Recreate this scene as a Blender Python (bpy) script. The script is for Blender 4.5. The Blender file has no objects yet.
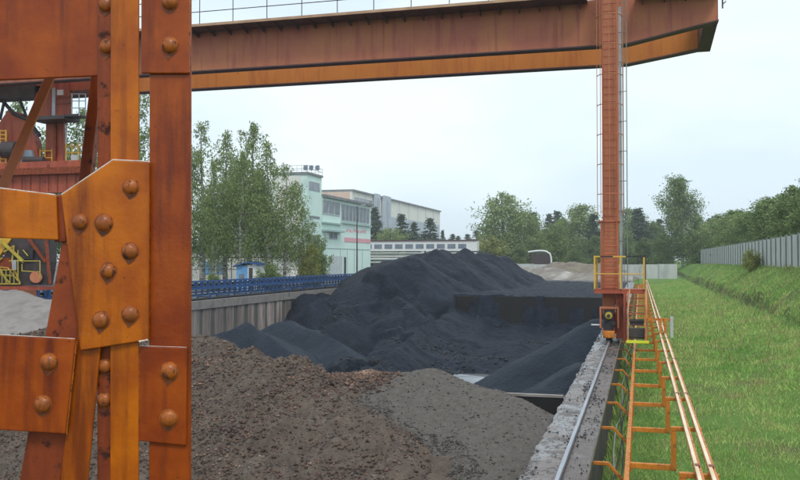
import bpy, math, random
import numpy as np
from mathutils import Vector, Matrix, noise

# ------------------------------------------------------------------ camera, sky, sun, exposure
S = bpy.context.scene
COL = S.collection
TH = math.radians(15.42); PT = math.radians(1.317); FPX = 870.0; CAMZ = 3.0
cd = bpy.data.cameras.new('camera'); cam = bpy.data.objects.new('camera', cd); COL.objects.link(cam)
cam.location = (0, 0, CAMZ)
cam.rotation_euler = (math.pi/2 + PT, 0, TH)
cd.sensor_width = 36; cd.lens = FPX/800*36; cd.clip_start = 0.05; cd.clip_end = 8000
S.camera = cam
S.view_settings.view_transform = 'Standard'; S.view_settings.look = 'None'
S.view_settings.exposure = 0.3; S.view_settings.gamma = 1.0
try: S.view_settings.use_curve_mapping = False
except Exception: pass

SUN_EL, SUN_AZ = math.radians(52), math.radians(150)      # azimuth clockwise from +Y: behind the camera, to the right
w = bpy.data.worlds.new('World'); S.world = w; w.use_nodes = True
nt = w.node_tree; nt.nodes.clear()
def N(t, **k):
    n = nt.nodes.new(t)
    for a, b in k.items(): setattr(n, a, b)
    return n
wo = N('ShaderNodeOutputWorld'); sky = N('ShaderNodeTexSky', sky_type='NISHITA')
sky.sun_disc = False; sky.sun_elevation = SUN_EL; sky.sun_rotation = SUN_AZ
bg1 = N('ShaderNodeBackground'); bg1.inputs[1].default_value = 0.09
bg2 = N('ShaderNodeBackground'); bg2.inputs[1].default_value = 1.06
tc = N('ShaderNodeTexCoord'); mp = N('ShaderNodeMapping'); mp.inputs['Scale'].default_value = (1, 1, 2.6)
nz = N('ShaderNodeTexNoise'); nz.inputs['Scale'].default_value = 2.2; nz.inputs['Detail'].default_value = 4; nz.inputs['Roughness'].default_value = .45
rp = N('ShaderNodeValToRGB'); rp.color_ramp.elements[0].position = .40; rp.color_ramp.elements[1].position = .60
rp.color_ramp.elements[0].color = (.66, .78, .87, 1); rp.color_ramp.elements[1].color = (.84, .93, .97, 1)
mx = N('ShaderNodeMixShader'); mx.inputs[0].default_value = .90
L = nt.links
L.new(sky.outputs[0], bg1.inputs[0]); L.new(tc.outputs['Generated'], mp.inputs[0]); L.new(mp.outputs[0], nz.inputs[0])
L.new(nz.outputs[0], rp.inputs[0]); L.new(rp.outputs[0], bg2.inputs[0]); L.new(bg1.outputs[0], mx.inputs[1]); L.new(bg2.outputs[0], mx.inputs[2])
L.new(mx.outputs[0], wo.inputs[0])
sl = bpy.data.lights.new('sun', 'SUN'); sl.energy = 1.4; sl.angle = math.radians(18); sl.color = (1, .96, .9)
so = bpy.data.objects.new('sun', sl); COL.objects.link(so)
sd = Vector((math.sin(SUN_AZ)*math.cos(SUN_EL), math.cos(SUN_AZ)*math.cos(SUN_EL), math.sin(SUN_EL)))
so.rotation_euler = sd.to_track_quat('Z', 'Y').to_euler(); so.location = (20, -20, 60)

# ------------------------------------------------------------------ measuring helpers (photo pixel 800x480 -> world point on a chosen plane)
FH = Vector((-math.sin(TH), math.cos(TH), 0)); RT = Vector((math.cos(TH), math.sin(TH), 0)); UPV = Vector((0, 0, 1))
FW = FH*math.cos(PT) + UPV*math.sin(PT); UC = UPV*math.cos(PT) - FH*math.sin(PT); C0 = Vector((0, 0, CAMZ))
def ray(px, py): return FW + RT*((px-400)/FPX) + UC*((240-py)/FPX)
def W(px, py, d): return C0 + ray(px, py)*d
def onX(px, py, X): r = ray(px, py); return C0 + r*(X/r.x)
def onY(px, py, Y): r = ray(px, py); return C0 + r*(Y/r.y)
def onZ(px, py, Z): r = ray(px, py); return C0 + r*((Z-CAMZ)/r.z)
def onF(px, py, D): r = ray(px, py); return C0 + r*(D/r.dot(FH))

# ------------------------------------------------------------------ mesh helpers
class MB:
    def __init__(s): s.v = []; s.f = []
    def add(s, vs, fs):
        o = len(s.v); s.v += [tuple(p) for p in vs]; s.f += [tuple(i+o for i in f) for f in fs]; return s
    def hexa(s, c):   # 8 corners: bottom ring 0-3, top ring 4-7
        return s.add(c, [(0,3,2,1),(4,5,6,7),(0,1,5,4),(1,2,6,5),(2,3,7,6),(3,0,4,7)])
    def box(s, x0, y0, z0, x1, y1, z1):
        x0,x1=min(x0,x1),max(x0,x1); y0,y1=min(y0,y1),max(y0,y1); z0,z1=min(z0,z1),max(z0,z1)
        return s.hexa([(x0,y0,z0),(x1,y0,z0),(x1,y1,z0),(x0,y1,z0),(x0,y0,z1),(x1,y0,z1),(x1,y1,z1),(x0,y1,z1)])
    def bar(s, p, q, w, h, up=(0,0,1)):
        p, q = Vector(p), Vector(q); d = (q-p).normalized(); u = Vector(up)
        if abs(d.dot(u)) > .98: u = Vector((0,1,0))
        a = d.cross(u).normalized()*(w/2); b = a.cross(d).normalized()*(h/2)
        return s.hexa([p-a-b,p+a-b,q+a-b,q-a-b,p-a+b,p+a+b,q+a+b,q-a+b])
    def prism(s, pts, vec):
        n = len(pts); vec = Vector(vec); pts = [Vector(p) for p in pts]
        return s.add(pts+[p+vec for p in pts], [tuple(range(n)), tuple(range(2*n-1, n-1, -1))]+[(i,i+n,(i+1)%n+n,(i+1)%n) for i in range(n)])
    def tube(s, pts, r, n=8, close=False):
        pts = [Vector(p) for p in pts]; m = len(pts); rs = r if isinstance(r, (list, tuple)) else [r]*m
        vs = []; pa = None
        for i, p in enumerate(pts):
            if close: d = pts[(i+1)%m]-pts[i-1]
            else: d = pts[min(i+1,m-1)]-pts[max(i-1,0)]
            d.normalize()
            if pa is None:
                u = Vector((0,0,1)) if abs(d.z) < .9 else Vector((1,0,0))
                a = d.cross(u).normalized()
            else: a = (pa - d*pa.dot(d)).normalized()
            pa = a; b = d.cross(a)
            vs += [p+(a*math.cos(2*math.pi*k/n)+b*math.sin(2*math.pi*k/n))*rs[i] for k in range(n)]
        fs = []
        for i in range(m if close else m-1):
            j = (i+1)%m
            fs += [(i*n+k, i*n+(k+1)%n, j*n+(k+1)%n, j*n+k) for k in range(n)]
        if not close: fs += [tuple(range(n-1,-1,-1)), tuple((m-1)*n+k for k in range(n))]
        return s.add(vs, fs)
    def cyl(s, p, q, r, n=20): return s.tube([p, q], r, n)
    def dome(s, c, nrm, r, h, n=14, rings=5):
        c = Vector(c); nrm = Vector(nrm).normalized(); u = Vector((0,0,1)) if abs(nrm.z)<.9 else Vector((1,0,0))
        a = nrm.cross(u).normalized(); b = nrm.cross(a); vs = []
        for i in range(rings):
            t = i/rings*math.pi/2
            vs += [c+(a*math.cos(2*math.pi*k/n)+b*math.sin(2*math.pi*k/n))*r*math.cos(t)+nrm*h*math.sin(t) for k in range(n)]
        vs.append(c+nrm*h); fs = []
        for i in range(rings-1): fs += [(i*n+k, i*n+(k+1)%n, (i+1)*n+(k+1)%n, (i+1)*n+k) for k in range(n)]
        fs += [((rings-1)*n+k, (rings-1)*n+(k+1)%n, len(vs)-1) for k in range(n)]
        return s.add(vs, fs)
    def build(s, name, m, parent=None, bevel=0, smooth=False, base=None, **tags):
        me = bpy.data.meshes.new(name)
        off = Vector((0,0,0)); p = parent
        while p is not None: off += p.location; p = p.parent
        if base is not None: off = Vector(base)
        me.from_pydata([tuple(Vector(v)-off) for v in s.v], [], s.f); me.update()
        import bmesh
        bm = bmesh.new(); bm.from_mesh(me); bmesh.ops.recalc_face_normals(bm, faces=bm.faces); bm.to_mesh(me); bm.free()
        me.materials.append(m)
        if smooth:
            me.shade_smooth()
            try: me.set_sharp_from_angle(angle=math.radians(40))
            except Exception: pass
        o = bpy.data.objects.new(name, me); COL.objects.link(o); o.parent = parent
        if base is not None: o.location = off
        if bevel:
            b = o.modifiers.new('bevel', 'BEVEL'); b.width = bevel; b.segments = 2; b.limit_method = 'ANGLE'
        for k, v in tags.items(): o[k] = v
        return o
def thing(name, label, cat, loc=(0,0,0), group=None):
    o = bpy.data.objects.new(name, None); COL.objects.link(o); o.location = loc; o.empty_display_size = .2
    o['label'] = label; o['category'] = cat
    if group: o['group'] = group
    return o
def copy_tree(o, parent=None):
    c = o.copy(); COL.objects.link(c); c.parent = parent
    for ch in list(o.children):
        copy_tree(ch, c)
    return c
def npmesh(name, V, F, m, parent=None, loc=None, smooth=False, **tags):
    me = bpy.data.meshes.new(name); V = np.asarray(V, np.float32); F = np.asarray(F, np.int32); k = F.shape[1]
    me.vertices.add(len(V)); me.vertices.foreach_set('co', V.ravel())
    me.loops.add(F.size); me.loops.foreach_set('vertex_index', F.ravel())
    me.polygons.add(len(F)); me.polygons.foreach_set('loop_start', np.arange(0, F.size, k, dtype=np.int32))
    me.polygons.foreach_set('loop_total', np.full(len(F), k, dtype=np.int32))
    me.update(calc_edges=True); me.validate()
    for q in (m if isinstance(m, list) else [m]): me.materials.append(q)
    if smooth: me.shade_smooth()
    o = bpy.data.objects.new(name, me); COL.objects.link(o); o.parent = parent
    if loc is not None: o.location = loc
    for a, b in tags.items(): o[a] = b
    return o
ORD = ['first','second','third','fourth','fifth','sixth','seventh','eighth','ninth','tenth','eleventh','twelfth','thirteenth','fourteenth','fifteenth','sixteenth','seventeenth','eighteenth','nineteenth','twentieth']
def ordw(i):
    if i < 20: return ORD[i]
    t = ['twenty','thirty','forty'][ (i+1)//10-2 ]; r = (i+1)%10
    return t+'-'+ORD[r-1] if r else {'twenty':'twentieth','thirty':'thirtieth','forty':'fortieth'}[t]

# ------------------------------------------------------------------ materials
def mat(name, stops, scale=3.0, detail=6, rough=.7, bump=0.0, bscale=20.0, metal=0.0, stretch=(1,1,1), spec=.5, rvar=0.0, island=0.0, dist=.02, nrough=.55):
    m = bpy.data.materials.new(name); m.use_nodes = True; t = m.node_tree; b = t.nodes['Principled BSDF']; l = t.links
    tcn = t.nodes.new('ShaderNodeTexCoord'); mpn = t.nodes.new('ShaderNodeMapping'); mpn.inputs['Scale'].default_value = stretch
    l.new(tcn.outputs['Object'], mpn.inputs[0])
    n = t.nodes.new('ShaderNodeTexNoise'); n.inputs['Scale'].default_value = scale; n.inputs['Detail'].default_value = detail; n.inputs['Roughness'].default_value = nrough
    l.new(mpn.outputs[0], n.inputs[0])
    r = t.nodes.new('ShaderNodeValToRGB'); e = r.color_ramp.elements
    while len(e) < len(stops): e.new(.5)
    for i, (p, c) in enumerate(stops): e[i].position = p; e[i].color = (*c, 1)
    l.new(n.outputs[0], r.inputs[0]); colout = r.outputs[0]
    if island:
        g = t.nodes.new('ShaderNodeNewGeometry'); h = t.nodes.new('ShaderNodeHueSaturation')
        mr = t.nodes.new('ShaderNodeMapRange'); mr.inputs[3].default_value = 1-island; mr.inputs[4].default_value = 1+island
        l.new(g.outputs['Random Per Island'], mr.inputs[0]); l.new(mr.outputs[0], h.inputs['Value']); l.new(colout, h.inputs['Color'])
        colout = h.outputs[0]
    l.new(colout, b.inputs['Base Color'])
    b.inputs['Roughness'].default_value = rough; b.inputs['Metallic'].default_value = metal; b.inputs['Specular IOR Level'].default_value = spec
    if rvar:
        mr2 = t.nodes.new('ShaderNodeMapRange'); mr2.inputs[1].default_value = .3; mr2.inputs[2].default_value = .7
        mr2.inputs[3].default_value = rough-rvar; mr2.inputs[4].default_value = rough+rvar
        l.new(n.outputs[0], mr2.inputs[0]); l.new(mr2.outputs[0], b.inputs['Roughness'])
    if bump:
        n2 = t.nodes.new('ShaderNodeTexNoise'); n2.inputs['Scale'].default_value = bscale; n2.inputs['Detail'].default_value = 8; n2.inputs['Roughness'].default_value = .65
        l.new(tcn.outputs['Object'], n2.inputs[0]); bp = t.nodes.new('ShaderNodeBump'); bp.inputs['Strength'].default_value = bump; bp.inputs['Distance'].default_value = dist
        l.new(n2.outputs[0], bp.inputs['Height']); l.new(bp.outputs[0], b.inputs['Normal'])
    return m
def leafmat(name, c1, c2, island=.35):
    m = mat(name, [(.3, c1), (.7, c2)], scale=1.1, detail=3, rough=.6, island=island, spec=.25)
    t = m.node_tree; b = t.nodes['Principled BSDF']; tr = t.nodes.new('ShaderNodeBsdfTranslucent'); mxs = t.nodes.new('ShaderNodeMixShader')
    mxs.inputs[0].default_value = .3; cl = b.inputs['Base Color'].links[0].from_socket
    t.links.new(cl, tr.inputs[0]); t.links.new(b.outputs[0], mxs.inputs[1]); t.links.new(tr.outputs[0], mxs.inputs[2])
    t.links.new(mxs.outputs[0], t.nodes['Material Output'].inputs[0]); return m

def paint(name, base, alt, rust, scale, rough=.42, streak=True, rustp=.66, fleck=True, sm=3, sw=.5):
    """painted steel: two paint tones, vertical rust streaks, rust flecks, all fixed to the object"""
    m = bpy.data.materials.new(name); m.use_nodes = True; t = m.node_tree; b = t.nodes['Principled BSDF']; l = t.links
    tcn = t.nodes.new('ShaderNodeTexCoord')
    def nz(sc, st=(1,1,1), det=6, rg=.6):
        mpn = t.nodes.new('ShaderNodeMapping'); mpn.inputs['Scale'].default_value = st; l.new(tcn.outputs['Object'], mpn.inputs[0])
        n = t.nodes.new('ShaderNodeTexNoise'); n.inputs['Scale'].default_value = sc; n.inputs['Detail'].default_value = det; n.inputs['Roughness'].default_value = rg
        l.new(mpn.outputs[0], n.inputs[0]); return n.outputs[0]
    def ramp(src, a, c):
        r = t.nodes.new('ShaderNodeMapRange'); r.inputs[1].default_value = a; r.inputs[2].default_value = c; l.new(src, r.inputs[0]); return r.outputs[0]
    def mix(f, a, c):
        x = t.nodes.new('ShaderNodeMix'); x.data_type = 'RGBA'; l.new(f, x.inputs[0])
        if isinstance(a, tuple): x.inputs[6].default_value = (*a, 1)
        else: l.new(a, x.inputs[6])
        x.inputs[7].default_value = (*c, 1); return x.outputs[2]
    c = mix(ramp(nz(scale), .35, .65), base, alt)
    if streak: c = mix(ramp(nz(scale*sm, (1,1,.09), 6), .50, .68), c, tuple((1-sw)*x+sw*y for x, y in zip(base, rust)))
    rf = ramp(nz(scale*2.2, det=10, rg=.7), rustp-.06, rustp+.02)
    c = mix(rf, c, rust)
    if fleck: c = mix(ramp(nz(scale*14, det=4), .68, .73), c, tuple(x*.6 for x in rust))
    l.new(c, b.inputs['Base Color']); b.inputs['Specular IOR Level'].default_value = .3
    rr = t.nodes.new('ShaderNodeMapRange'); rr.inputs[3].default_value = rough; rr.inputs[4].default_value = .8; l.new(rf, rr.inputs[0]); l.new(rr.outputs[0], b.inputs['Roughness'])
    bp = t.nodes.new('ShaderNodeBump'); bp.inputs['Strength'].default_value = .35; bp.inputs['Distance'].default_value = .1/scale*.2
    l.new(nz(scale*8, det=8, rg=.7), bp.inputs['Height']); l.new(bp.outputs[0], b.inputs['Normal'])
    return m
M = {}
M['steel_near'] = paint('orange_painted_steel', (.34,.068,.005), (.56,.15,.004), (.05,.014,.008), 5.0, rough=.22, rustp=.71, sw=.55)
M['steel_red'] = paint('reddish_orange_steel', (.22,.034,.006), (.36,.072,.006), (.07,.018,.010), 6.0, rough=.23, rustp=.69, sw=.5)
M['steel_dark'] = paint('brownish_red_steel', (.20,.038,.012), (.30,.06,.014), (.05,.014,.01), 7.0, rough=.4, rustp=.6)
M['rivet'] = paint('rusty_rivet_steel', (.26,.075,.022), (.42,.115,.016), (.09,.033,.02), 24.0, rough=.32, rustp=.60)
M['girder'] = paint('faded_red_girder_paint', (.42,.13,.085), (.50,.19,.085), (.30,.075,.065), .55, rough=.5, rustp=.68, fleck=False, sm=6, sw=.6)
M['girder2'] = paint('orange_girder_paint', (.50,.17,.035), (.56,.20,.04), (.34,.09,.03), .7, rough=.5, rustp=.7, fleck=False, sm=6, sw=.5)
M['flange'] = mat('dark_paint_with_shade', [(.3,(.07,.035,.04)),(.7,(.12,.05,.05))], 2, rough=.6)  # shade of crane undersides and end beam painted in; gallery roof shares it
M['walk'] = mat('walkway_edge_paint', [(.3,(.35,.20,.12)),(.7,(.5,.32,.2))], 2, rough=.6)
M['leg'] = paint('orange_leg_paint', (.49,.185,.095), (.44,.15,.07), (.25,.07,.04), 1.6, rough=.5)
M['redsteel'] = paint('red_machine_paint', (.33,.07,.045), (.42,.10,.04), (.12,.03,.03), 1.2, rough=.5)
M['orange'] = paint('orange_bracket_paint', (.62,.22,.03), (.50,.16,.02), (.20,.06,.02), 5, rough=.45, rustp=.6)
M['yellow'] = mat('yellow_safety_paint', [(.35,(.60,.33,.04)),(.7,(.66,.42,.05))], 3, rough=.5)
M['lime'] = mat('bright_step_edge_paint', [(.35,(.62,.68,.02)),(.7,(.7,.76,.05))], 3, rough=.5)
M['ydark'] = mat('dirty_yellow_paint', [(.35,(.42,.30,.04)),(.6,(.5,.42,.06)),(.75,(.08,.05,.03))], 2, rough=.6)
M['black'] = mat('black_paint', [(.3,(.012,.012,.015)),(.7,(.03,.03,.035))], 4, rough=.5)
M['dark'] = mat('grimy_dark_steel', [(.3,(.03,.025,.028)),(.7,(.07,.05,.05))], 3, rough=.55)
M['grey'] = mat('grey_steel', [(.3,(.32,.35,.38)),(.7,(.45,.48,.5))], 3, rough=.4, metal=.3)
M['white'] = mat('white_paint', [(.3,(.62,.63,.62)),(.7,(.75,.76,.75))], 3, rough=.5)
M['railm'] = mat('worn_rail_steel', [(.35,(.30,.33,.38)),(.6,(.42,.45,.5)),(.75,(.14,.1,.08))], 3, rough=.34, metal=.5, stretch=(6,.3,6))
M['alu'] = mat('bright_conductor_bar', [(.35,(.66,.50,.30)),(.6,(.78,.66,.48)),(.8,(.45,.25,.09))], 1.2, rough=.4, stretch=(4,1,4))
M['concrete'] = mat('weathered_concrete', [(.3,(.17,.15,.14)),(.55,(.25,.23,.215)),(.75,(.12,.10,.095))], 1.3, rough=.85, bump=.4, bscale=9)
M['brownwall'] = mat('dark_brown_concrete', [(.3,(.03,.028,.026)),(.6,(.07,.06,.055)),(.8,(.04,.05,.03))], 1.6, rough=.8, bump=.4, bscale=9)  # darker brown concrete for the body of the right wall
M['panelwall'] = mat('stained_concrete_panels', [(.3,(.12,.088,.078)),(.5,(.25,.205,.185)),(.7,(.36,.31,.28))], 1.6, rough=.85, bump=.3, bscale=6, stretch=(1,1.4,.25), island=.35)
M['joint'] = mat('dark_wall_joint', [(.3,(.03,.02,.02)),(.7,(.06,.045,.045))], 2, rough=.9)
M['blackwall'] = mat('coal_blackened_concrete', [(.3,(.005,.005,.006)),(.7,(.010,.009,.010))], 1.0, rough=.8, bump=.3, bscale=6)
M['coal'] = mat('damp_coal', [(.25,(.004,.006,.010)),(.42,(.009,.013,.023)),(.58,(.020,.028,.046)),(.75,(.05,.062,.088))], .8, detail=12, rough=.6, bump=1.0, bscale=4, rvar=.1, spec=.15, dist=.3, nrough=.75)
M['coal2'] = mat('dusty_coal', [(.25,(.010,.015,.026)),(.5,(.020,.030,.047)),(.8,(.04,.052,.073))], .9, detail=12, rough=.6, bump=1.0, bscale=6, spec=.15, dist=.18, nrough=.75)
M['coalbit'] = mat('coal_lumps', [(.3,(.008,.010,.014)),(.7,(.02,.024,.032))], 3, rough=.55, island=.5)
M['gravel'] = mat('grey_brown_gravel', [(.25,(.040,.028,.022)),(.42,(.090,.064,.050)),(.58,(.14,.108,.084)),(.78,(.21,.175,.14))], 3.0, detail=12, rough=.9, bump=1.0, bscale=22, dist=.05, nrough=.8)
M['gravelgrey'] = mat('fine_grey_gravel', [(.25,(.060,.052,.046)),(.5,(.10,.088,.078)),(.75,(.17,.15,.135))], 10, detail=12, rough=.9, bump=.9, bscale=34, dist=.03, nrough=.8)
M['rock_b'] = mat('brown_stones', [(.3,(.045,.026,.020)),(.55,(.115,.068,.050)),(.8,(.24,.165,.12))], 2.2, detail=4, rough=.85, island=.7)
M['rock_g'] = mat('grey_stones', [(.3,(.028,.024,.022)),(.55,(.085,.074,.066)),(.8,(.21,.19,.17))], 2.2, detail=4, rough=.85, island=.6)
M['sand'] = mat('pale_sand', [(.3,(.13,.11,.095)),(.5,(.22,.195,.17)),(.7,(.42,.40,.37))], .35, stretch=(1,1,2), detail=8, rough=.9)
M['rubble'] = mat('earth_rubble', [(.3,(.12,.10,.08)),(.6,(.20,.17,.13))], .8, detail=8, rough=.9)
M['water'] = mat('puddle_painted_sky_sheen', [(.3,(.16,.18,.2)),(.5,(.34,.37,.41)),(.7,(.46,.49,.53))], .9, rough=.2, spec=1.0)  # pale sky reflection painted into the puddle's base colour
M['floor'] = mat('wet_coal_dust_floor', [(.3,(.02,.02,.022)),(.7,(.05,.048,.048))], .8, rough=.5, bump=.3, bscale=5)
M['yard'] = mat('yard_asphalt', [(.3,(.07,.07,.068)),(.7,(.12,.12,.115))], .4, rough=.85)
M['blue'] = mat('blue_conveyor_paint', [(.3,(.02,.065,.19)),(.6,(.03,.10,.27)),(.8,(.02,.04,.11))], 1.5, rough=.45)
M['bluel'] = mat('light_blue_paint', [(.3,(.10,.30,.58)),(.7,(.16,.38,.66))], 1.5, rough=.6)
M['rubber'] = mat('black_rubber', [(.3,(.02,.02,.022)),(.7,(.04,.04,.045))], 2, rough=.7)
M['mint'] = mat('pale_mint_render', [(.3,(.58,.76,.70)),(.7,(.66,.83,.77))], .35, rough=.8)
M['mintd'] = mat('mint_trim', [(.3,(.30,.42,.40)),(.7,(.36,.48,.46))], .35, rough=.8)
M['cream'] = mat('cream_render', [(.3,(.64,.64,.58)),(.7,(.76,.76,.70))], .3, rough=.8)
M['creamw'] = mat('off_white_render', [(.3,(.52,.52,.48)),(.7,(.68,.68,.64))], .4, rough=.8)
M['peach'] = mat('peach_render', [(.3,(.60,.42,.32)),(.7,(.66,.50,.40))], .3, rough=.8)
M['pink'] = mat('pink_red_band', [(.3,(.66,.30,.34)),(.7,(.72,.42,.44))], .5, rough=.7)
M['glassg'] = mat('grey_glazing', [(.3,(.12,.15,.19)),(.7,(.22,.26,.31))], .8, rough=.25, spec=.6)
M['frame'] = mat('window_frame_grey', [(.3,(.45,.5,.5)),(.7,(.55,.6,.6))], 1, rough=.6)
M['roofg'] = mat('grey_roofing', [(.3,(.16,.18,.19)),(.7,(.24,.26,.27))], .5, rough=.8)
M['bluegrey'] = mat('blue_grey_cladding', [(.3,(.36,.42,.47)),(.7,(.46,.51,.56))], .2, rough=.7)
M['fence'] = mat('grey_fence_concrete', [(.3,(.36,.38,.38)),(.6,(.52,.54,.53)),(.8,(.28,.30,.28))], .9, rough=.85, stretch=(1,1,.3))
M['fencep'] = mat('mossy_fence_post', [(.3,(.13,.16,.14)),(.7,(.22,.25,.23))], 1.5, rough=.85)
M['bark'] = mat('dark_bark', [(.3,(.05,.04,.035)),(.7,(.10,.085,.07))], 4, rough=.9)
M['birch'] = mat('birch_bark', [(.4,(.07,.06,.055)),(.5,(.34,.33,.31)),(.8,(.48,.47,.44))], 3, rough=.85, stretch=(1,1,3))
M['l_birch'] = leafmat('birch_leaves', (.14,.21,.065), (.25,.31,.11))
M['l_broad'] = leafmat('broad_leaves', (.17,.25,.09), (.29,.36,.14))
M['l_spruce'] = leafmat('conifer_needles', (.05,.09,.065), (.10,.15,.10))
M['l_bush'] = leafmat('bush_leaves', (.13,.20,.06), (.22,.29,.09))
M['l_pine'] = leafmat('hedge_leaves', (.12,.19,.07), (.23,.30,.11))
M['l_autumn'] = leafmat('autumn_leaves', (.19,.24,.06), (.32,.33,.10))
M['l_grass'] = leafmat('grass_blades', (.19,.40,.08), (.42,.52,.17), .55)
_n = M['l_grass'].node_tree.nodes
for _k in _n:
    if _k.type == 'TEX_NOISE': _k.inputs['Scale'].default_value = .38; _k.inputs['Detail'].default_value = 6; _k.inputs['Roughness'].default_value = .7
    if _k.type == 'VALTORGB':
        _e = _k.color_ramp.elements; _e[0].position = .36; _e[1].position = .56; _q = _e.new(.68); _q.color = (.40,.37,.17,1)
# grass ground: green with worn brown patches and a trodden lighter track
def grassmat():
    m = mat('grassy_ground', [(.28,(.085,.17,.04)),(.5,(.15,.27,.065)),(.66,(.15,.25,.068)),(.8,(.19,.18,.10))], .9, detail=12, rough=1.0, spec=.05, bump=1.0, bscale=9, dist=.12, nrough=.7)
    t = m.node_tree; l = t.links; b = t.nodes['Principled BSDF']; cl = b.inputs['Base Color'].links[0].from_socket
    tcn = t.nodes.new('ShaderNodeTexCoord'); n = t.nodes.new('ShaderNodeTexNoise'); n.inputs['Scale'].default_value = .28; n.inputs['Detail'].default_value = 8; n.inputs['Roughness'].default_value = .7
    l.new(tcn.outputs['Object'], n.inputs[0]); mr = t.nodes.new('ShaderNodeMapRange'); mr.inputs[1].default_value = .52; mr.inputs[2].default_value = .66; mr.inputs[4].default_value = .8
    l.new(n.outputs[0], mr.inputs[0]); x = t.nodes.new('ShaderNodeMix'); x.data_type = 'RGBA'; l.new(mr.outputs[0], x.inputs[0]); l.new(cl, x.inputs[6]); x.inputs[7].default_value = (.16,.14,.085,1)
    # bare earth on the steep bits of the bank
    ge = t.nodes.new('ShaderNodeNewGeometry'); sx = t.nodes.new('ShaderNodeSeparateXYZ'); l.new(ge.outputs['True Normal'], sx.inputs[0])
    m3 = t.nodes.new('ShaderNodeMapRange'); m3.inputs[1].default_value = .78; m3.inputs[2].default_value = .45; l.new(sx.outputs[2], m3.inputs[0])
    x2 = t.nodes.new('ShaderNodeMix'); x2.data_type = 'RGBA'; l.new(m3.outputs[0], x2.inputs[0]); l.new(x.outputs[2], x2.inputs[6]); x2.inputs[7].default_value = (.10,.11,.05,1)
    l.new(x2.outputs[2], b.inputs['Base Color']); return m
M['grass'] = grassmat()
# wall top: pale wet concrete with caked coal dust in ragged patches
def topmat():
    m = mat('coal_dusted_concrete_top', [(.25,(.17,.17,.17)),(.5,(.27,.275,.285)),(.8,(.36,.37,.39))], 2.0, detail=8, rough=.38, bump=.5, bscale=10, dist=.03, rvar=.12)
    t = m.node_tree; l = t.links; b = t.nodes['Principled BSDF']; cl = b.inputs['Base Color'].links[0].from_socket
    tcn = t.nodes.new('ShaderNodeTexCoord')
    for sc, a, c, col in ((.7,.44,.56,(.17,.14,.13)), (2.2,.52,.56,(.085,.065,.058)), (5,.545,.575,(.03,.028,.03)), (14,.56,.60,(.02,.02,.022))):
        n = t.nodes.new('ShaderNodeTexNoise'); n.inputs['Scale'].default_value = sc; n.inputs['Detail'].default_value = 10; n.inputs['Roughness'].default_value = .7
        mpn = t.nodes.new('ShaderNodeMapping'); mpn.inputs['Scale'].default_value = (1,.6,1); l.new(tcn.outputs['Object'], mpn.inputs[0]); l.new(mpn.outputs[0], n.inputs[0])
        mr = t.nodes.new('ShaderNodeMapRange'); mr.inputs[1].default_value = a; mr.inputs[2].default_value = c; l.new(n.outputs[0], mr.inputs[0])
        x = t.nodes.new('ShaderNodeMix'); x.data_type = 'RGBA'; l.new(mr.outputs[0], x.inputs[0]); l.new(cl, x.inputs[6]); x.inputs[7].default_value = (*col, 1); cl = x.outputs[2]
    sp = t.nodes.new('ShaderNodeSeparateXYZ'); l.new(tcn.outputs['Object'], sp.inputs[0])
    n = t.nodes.new('ShaderNodeTexNoise'); n.inputs['Scale'].default_value = 1.6; n.inputs['Detail'].default_value = 8; l.new(tcn.outputs['Object'], n.inputs[0])
    # worn brown grime on the strip outside the rail
    ad = t.nodes.new('ShaderNodeMath'); ad.operation = 'MULTIPLY_ADD'; l.new(n.outputs[0], ad.inputs[0]); ad.inputs[1].default_value = .5; l.new(sp.outputs[0], ad.inputs[2])
    mr = t.nodes.new('ShaderNodeMapRange'); mr.inputs[1].default_value = .28; mr.inputs[2].default_value = .40; mr.inputs[4].default_value = .72; l.new(ad.outputs[0], mr.inputs[0])
    x = t.nodes.new('ShaderNodeMix'); x.data_type = 'RGBA'; l.new(mr.outputs[0], x.inputs[0]); l.new(cl, x.inputs[6]); x.inputs[7].default_value = (.11,.09,.08,1)
    l.new(x.outputs[2], b.inputs['Base Color']); return m
M['walltop'] = topmat()

# ------------------------------------------------------------------ ground: one sheet with the stockyard pit cut in, grass verge and bank on the right
XL, XR = -31.5, -1.5      # pit between the two retaining walls
YA, YB = -25.0, 121.0
FLOOR = -4.0
def sstep(a, b, x):
    t = min(1, max(0, (x-a)/(b-a))); return t*t*(3-2*t)
def gz(x, y):
    if x < XR+.01:
        return FLOOR if (x > XL-.01 and YA-.01 < y < YB+.01) else 0.0
    if x < -.25: return -1.2
    near = -1.0 + .25*sstep(1, 6.5, x)
    wob = .35*noise.noise(Vector((y*.09, 3.1, 0)))+.15*noise.noise(Vector((y*.4, 1.1, 0)))
    xx = x + wob
    sc = .5+.5*noise.noise(Vector((y*.07, 8.1, 0)))
    z = near + .45*sstep(3.2, 6.4, xx) + (.15+.85*sc)*sstep(7.1, 7.6, xx+.3*noise.noise(Vector((y*.5,1,1)))) + (2.45-.7*sc)*sstep(6.6, 10.2, xx)
    z -= .12*math.exp(-((xx-3.2-.02*y)/.5)**2) + .1*math.exp(-((xx-4.9-.02*y)/.5)**2)
    far = sstep(150, 260, y)
    z = z*(1-far) + far*(.0 + 2.2*sstep(3, 14, x))
    if .9 < x < 14 and y < 120: z += .08*noise.fractal(Vector((x*.5, y*.4, 0)), 1.0, 2.0, 3)*(1+2.2*sstep(6.5,8,x))
    return z
xs = [-1500,-900,-300,-150,-80,-50,-36,-31.6,XL-.02,XL+.02]+list(np.linspace(-30,-3,8))+[XR-.02,XR+.02,-.6,-.26,-.24]+list(np.arange(-.1,13.6,.28))+[15,18,25,40,80,200,600,1500]
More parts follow.
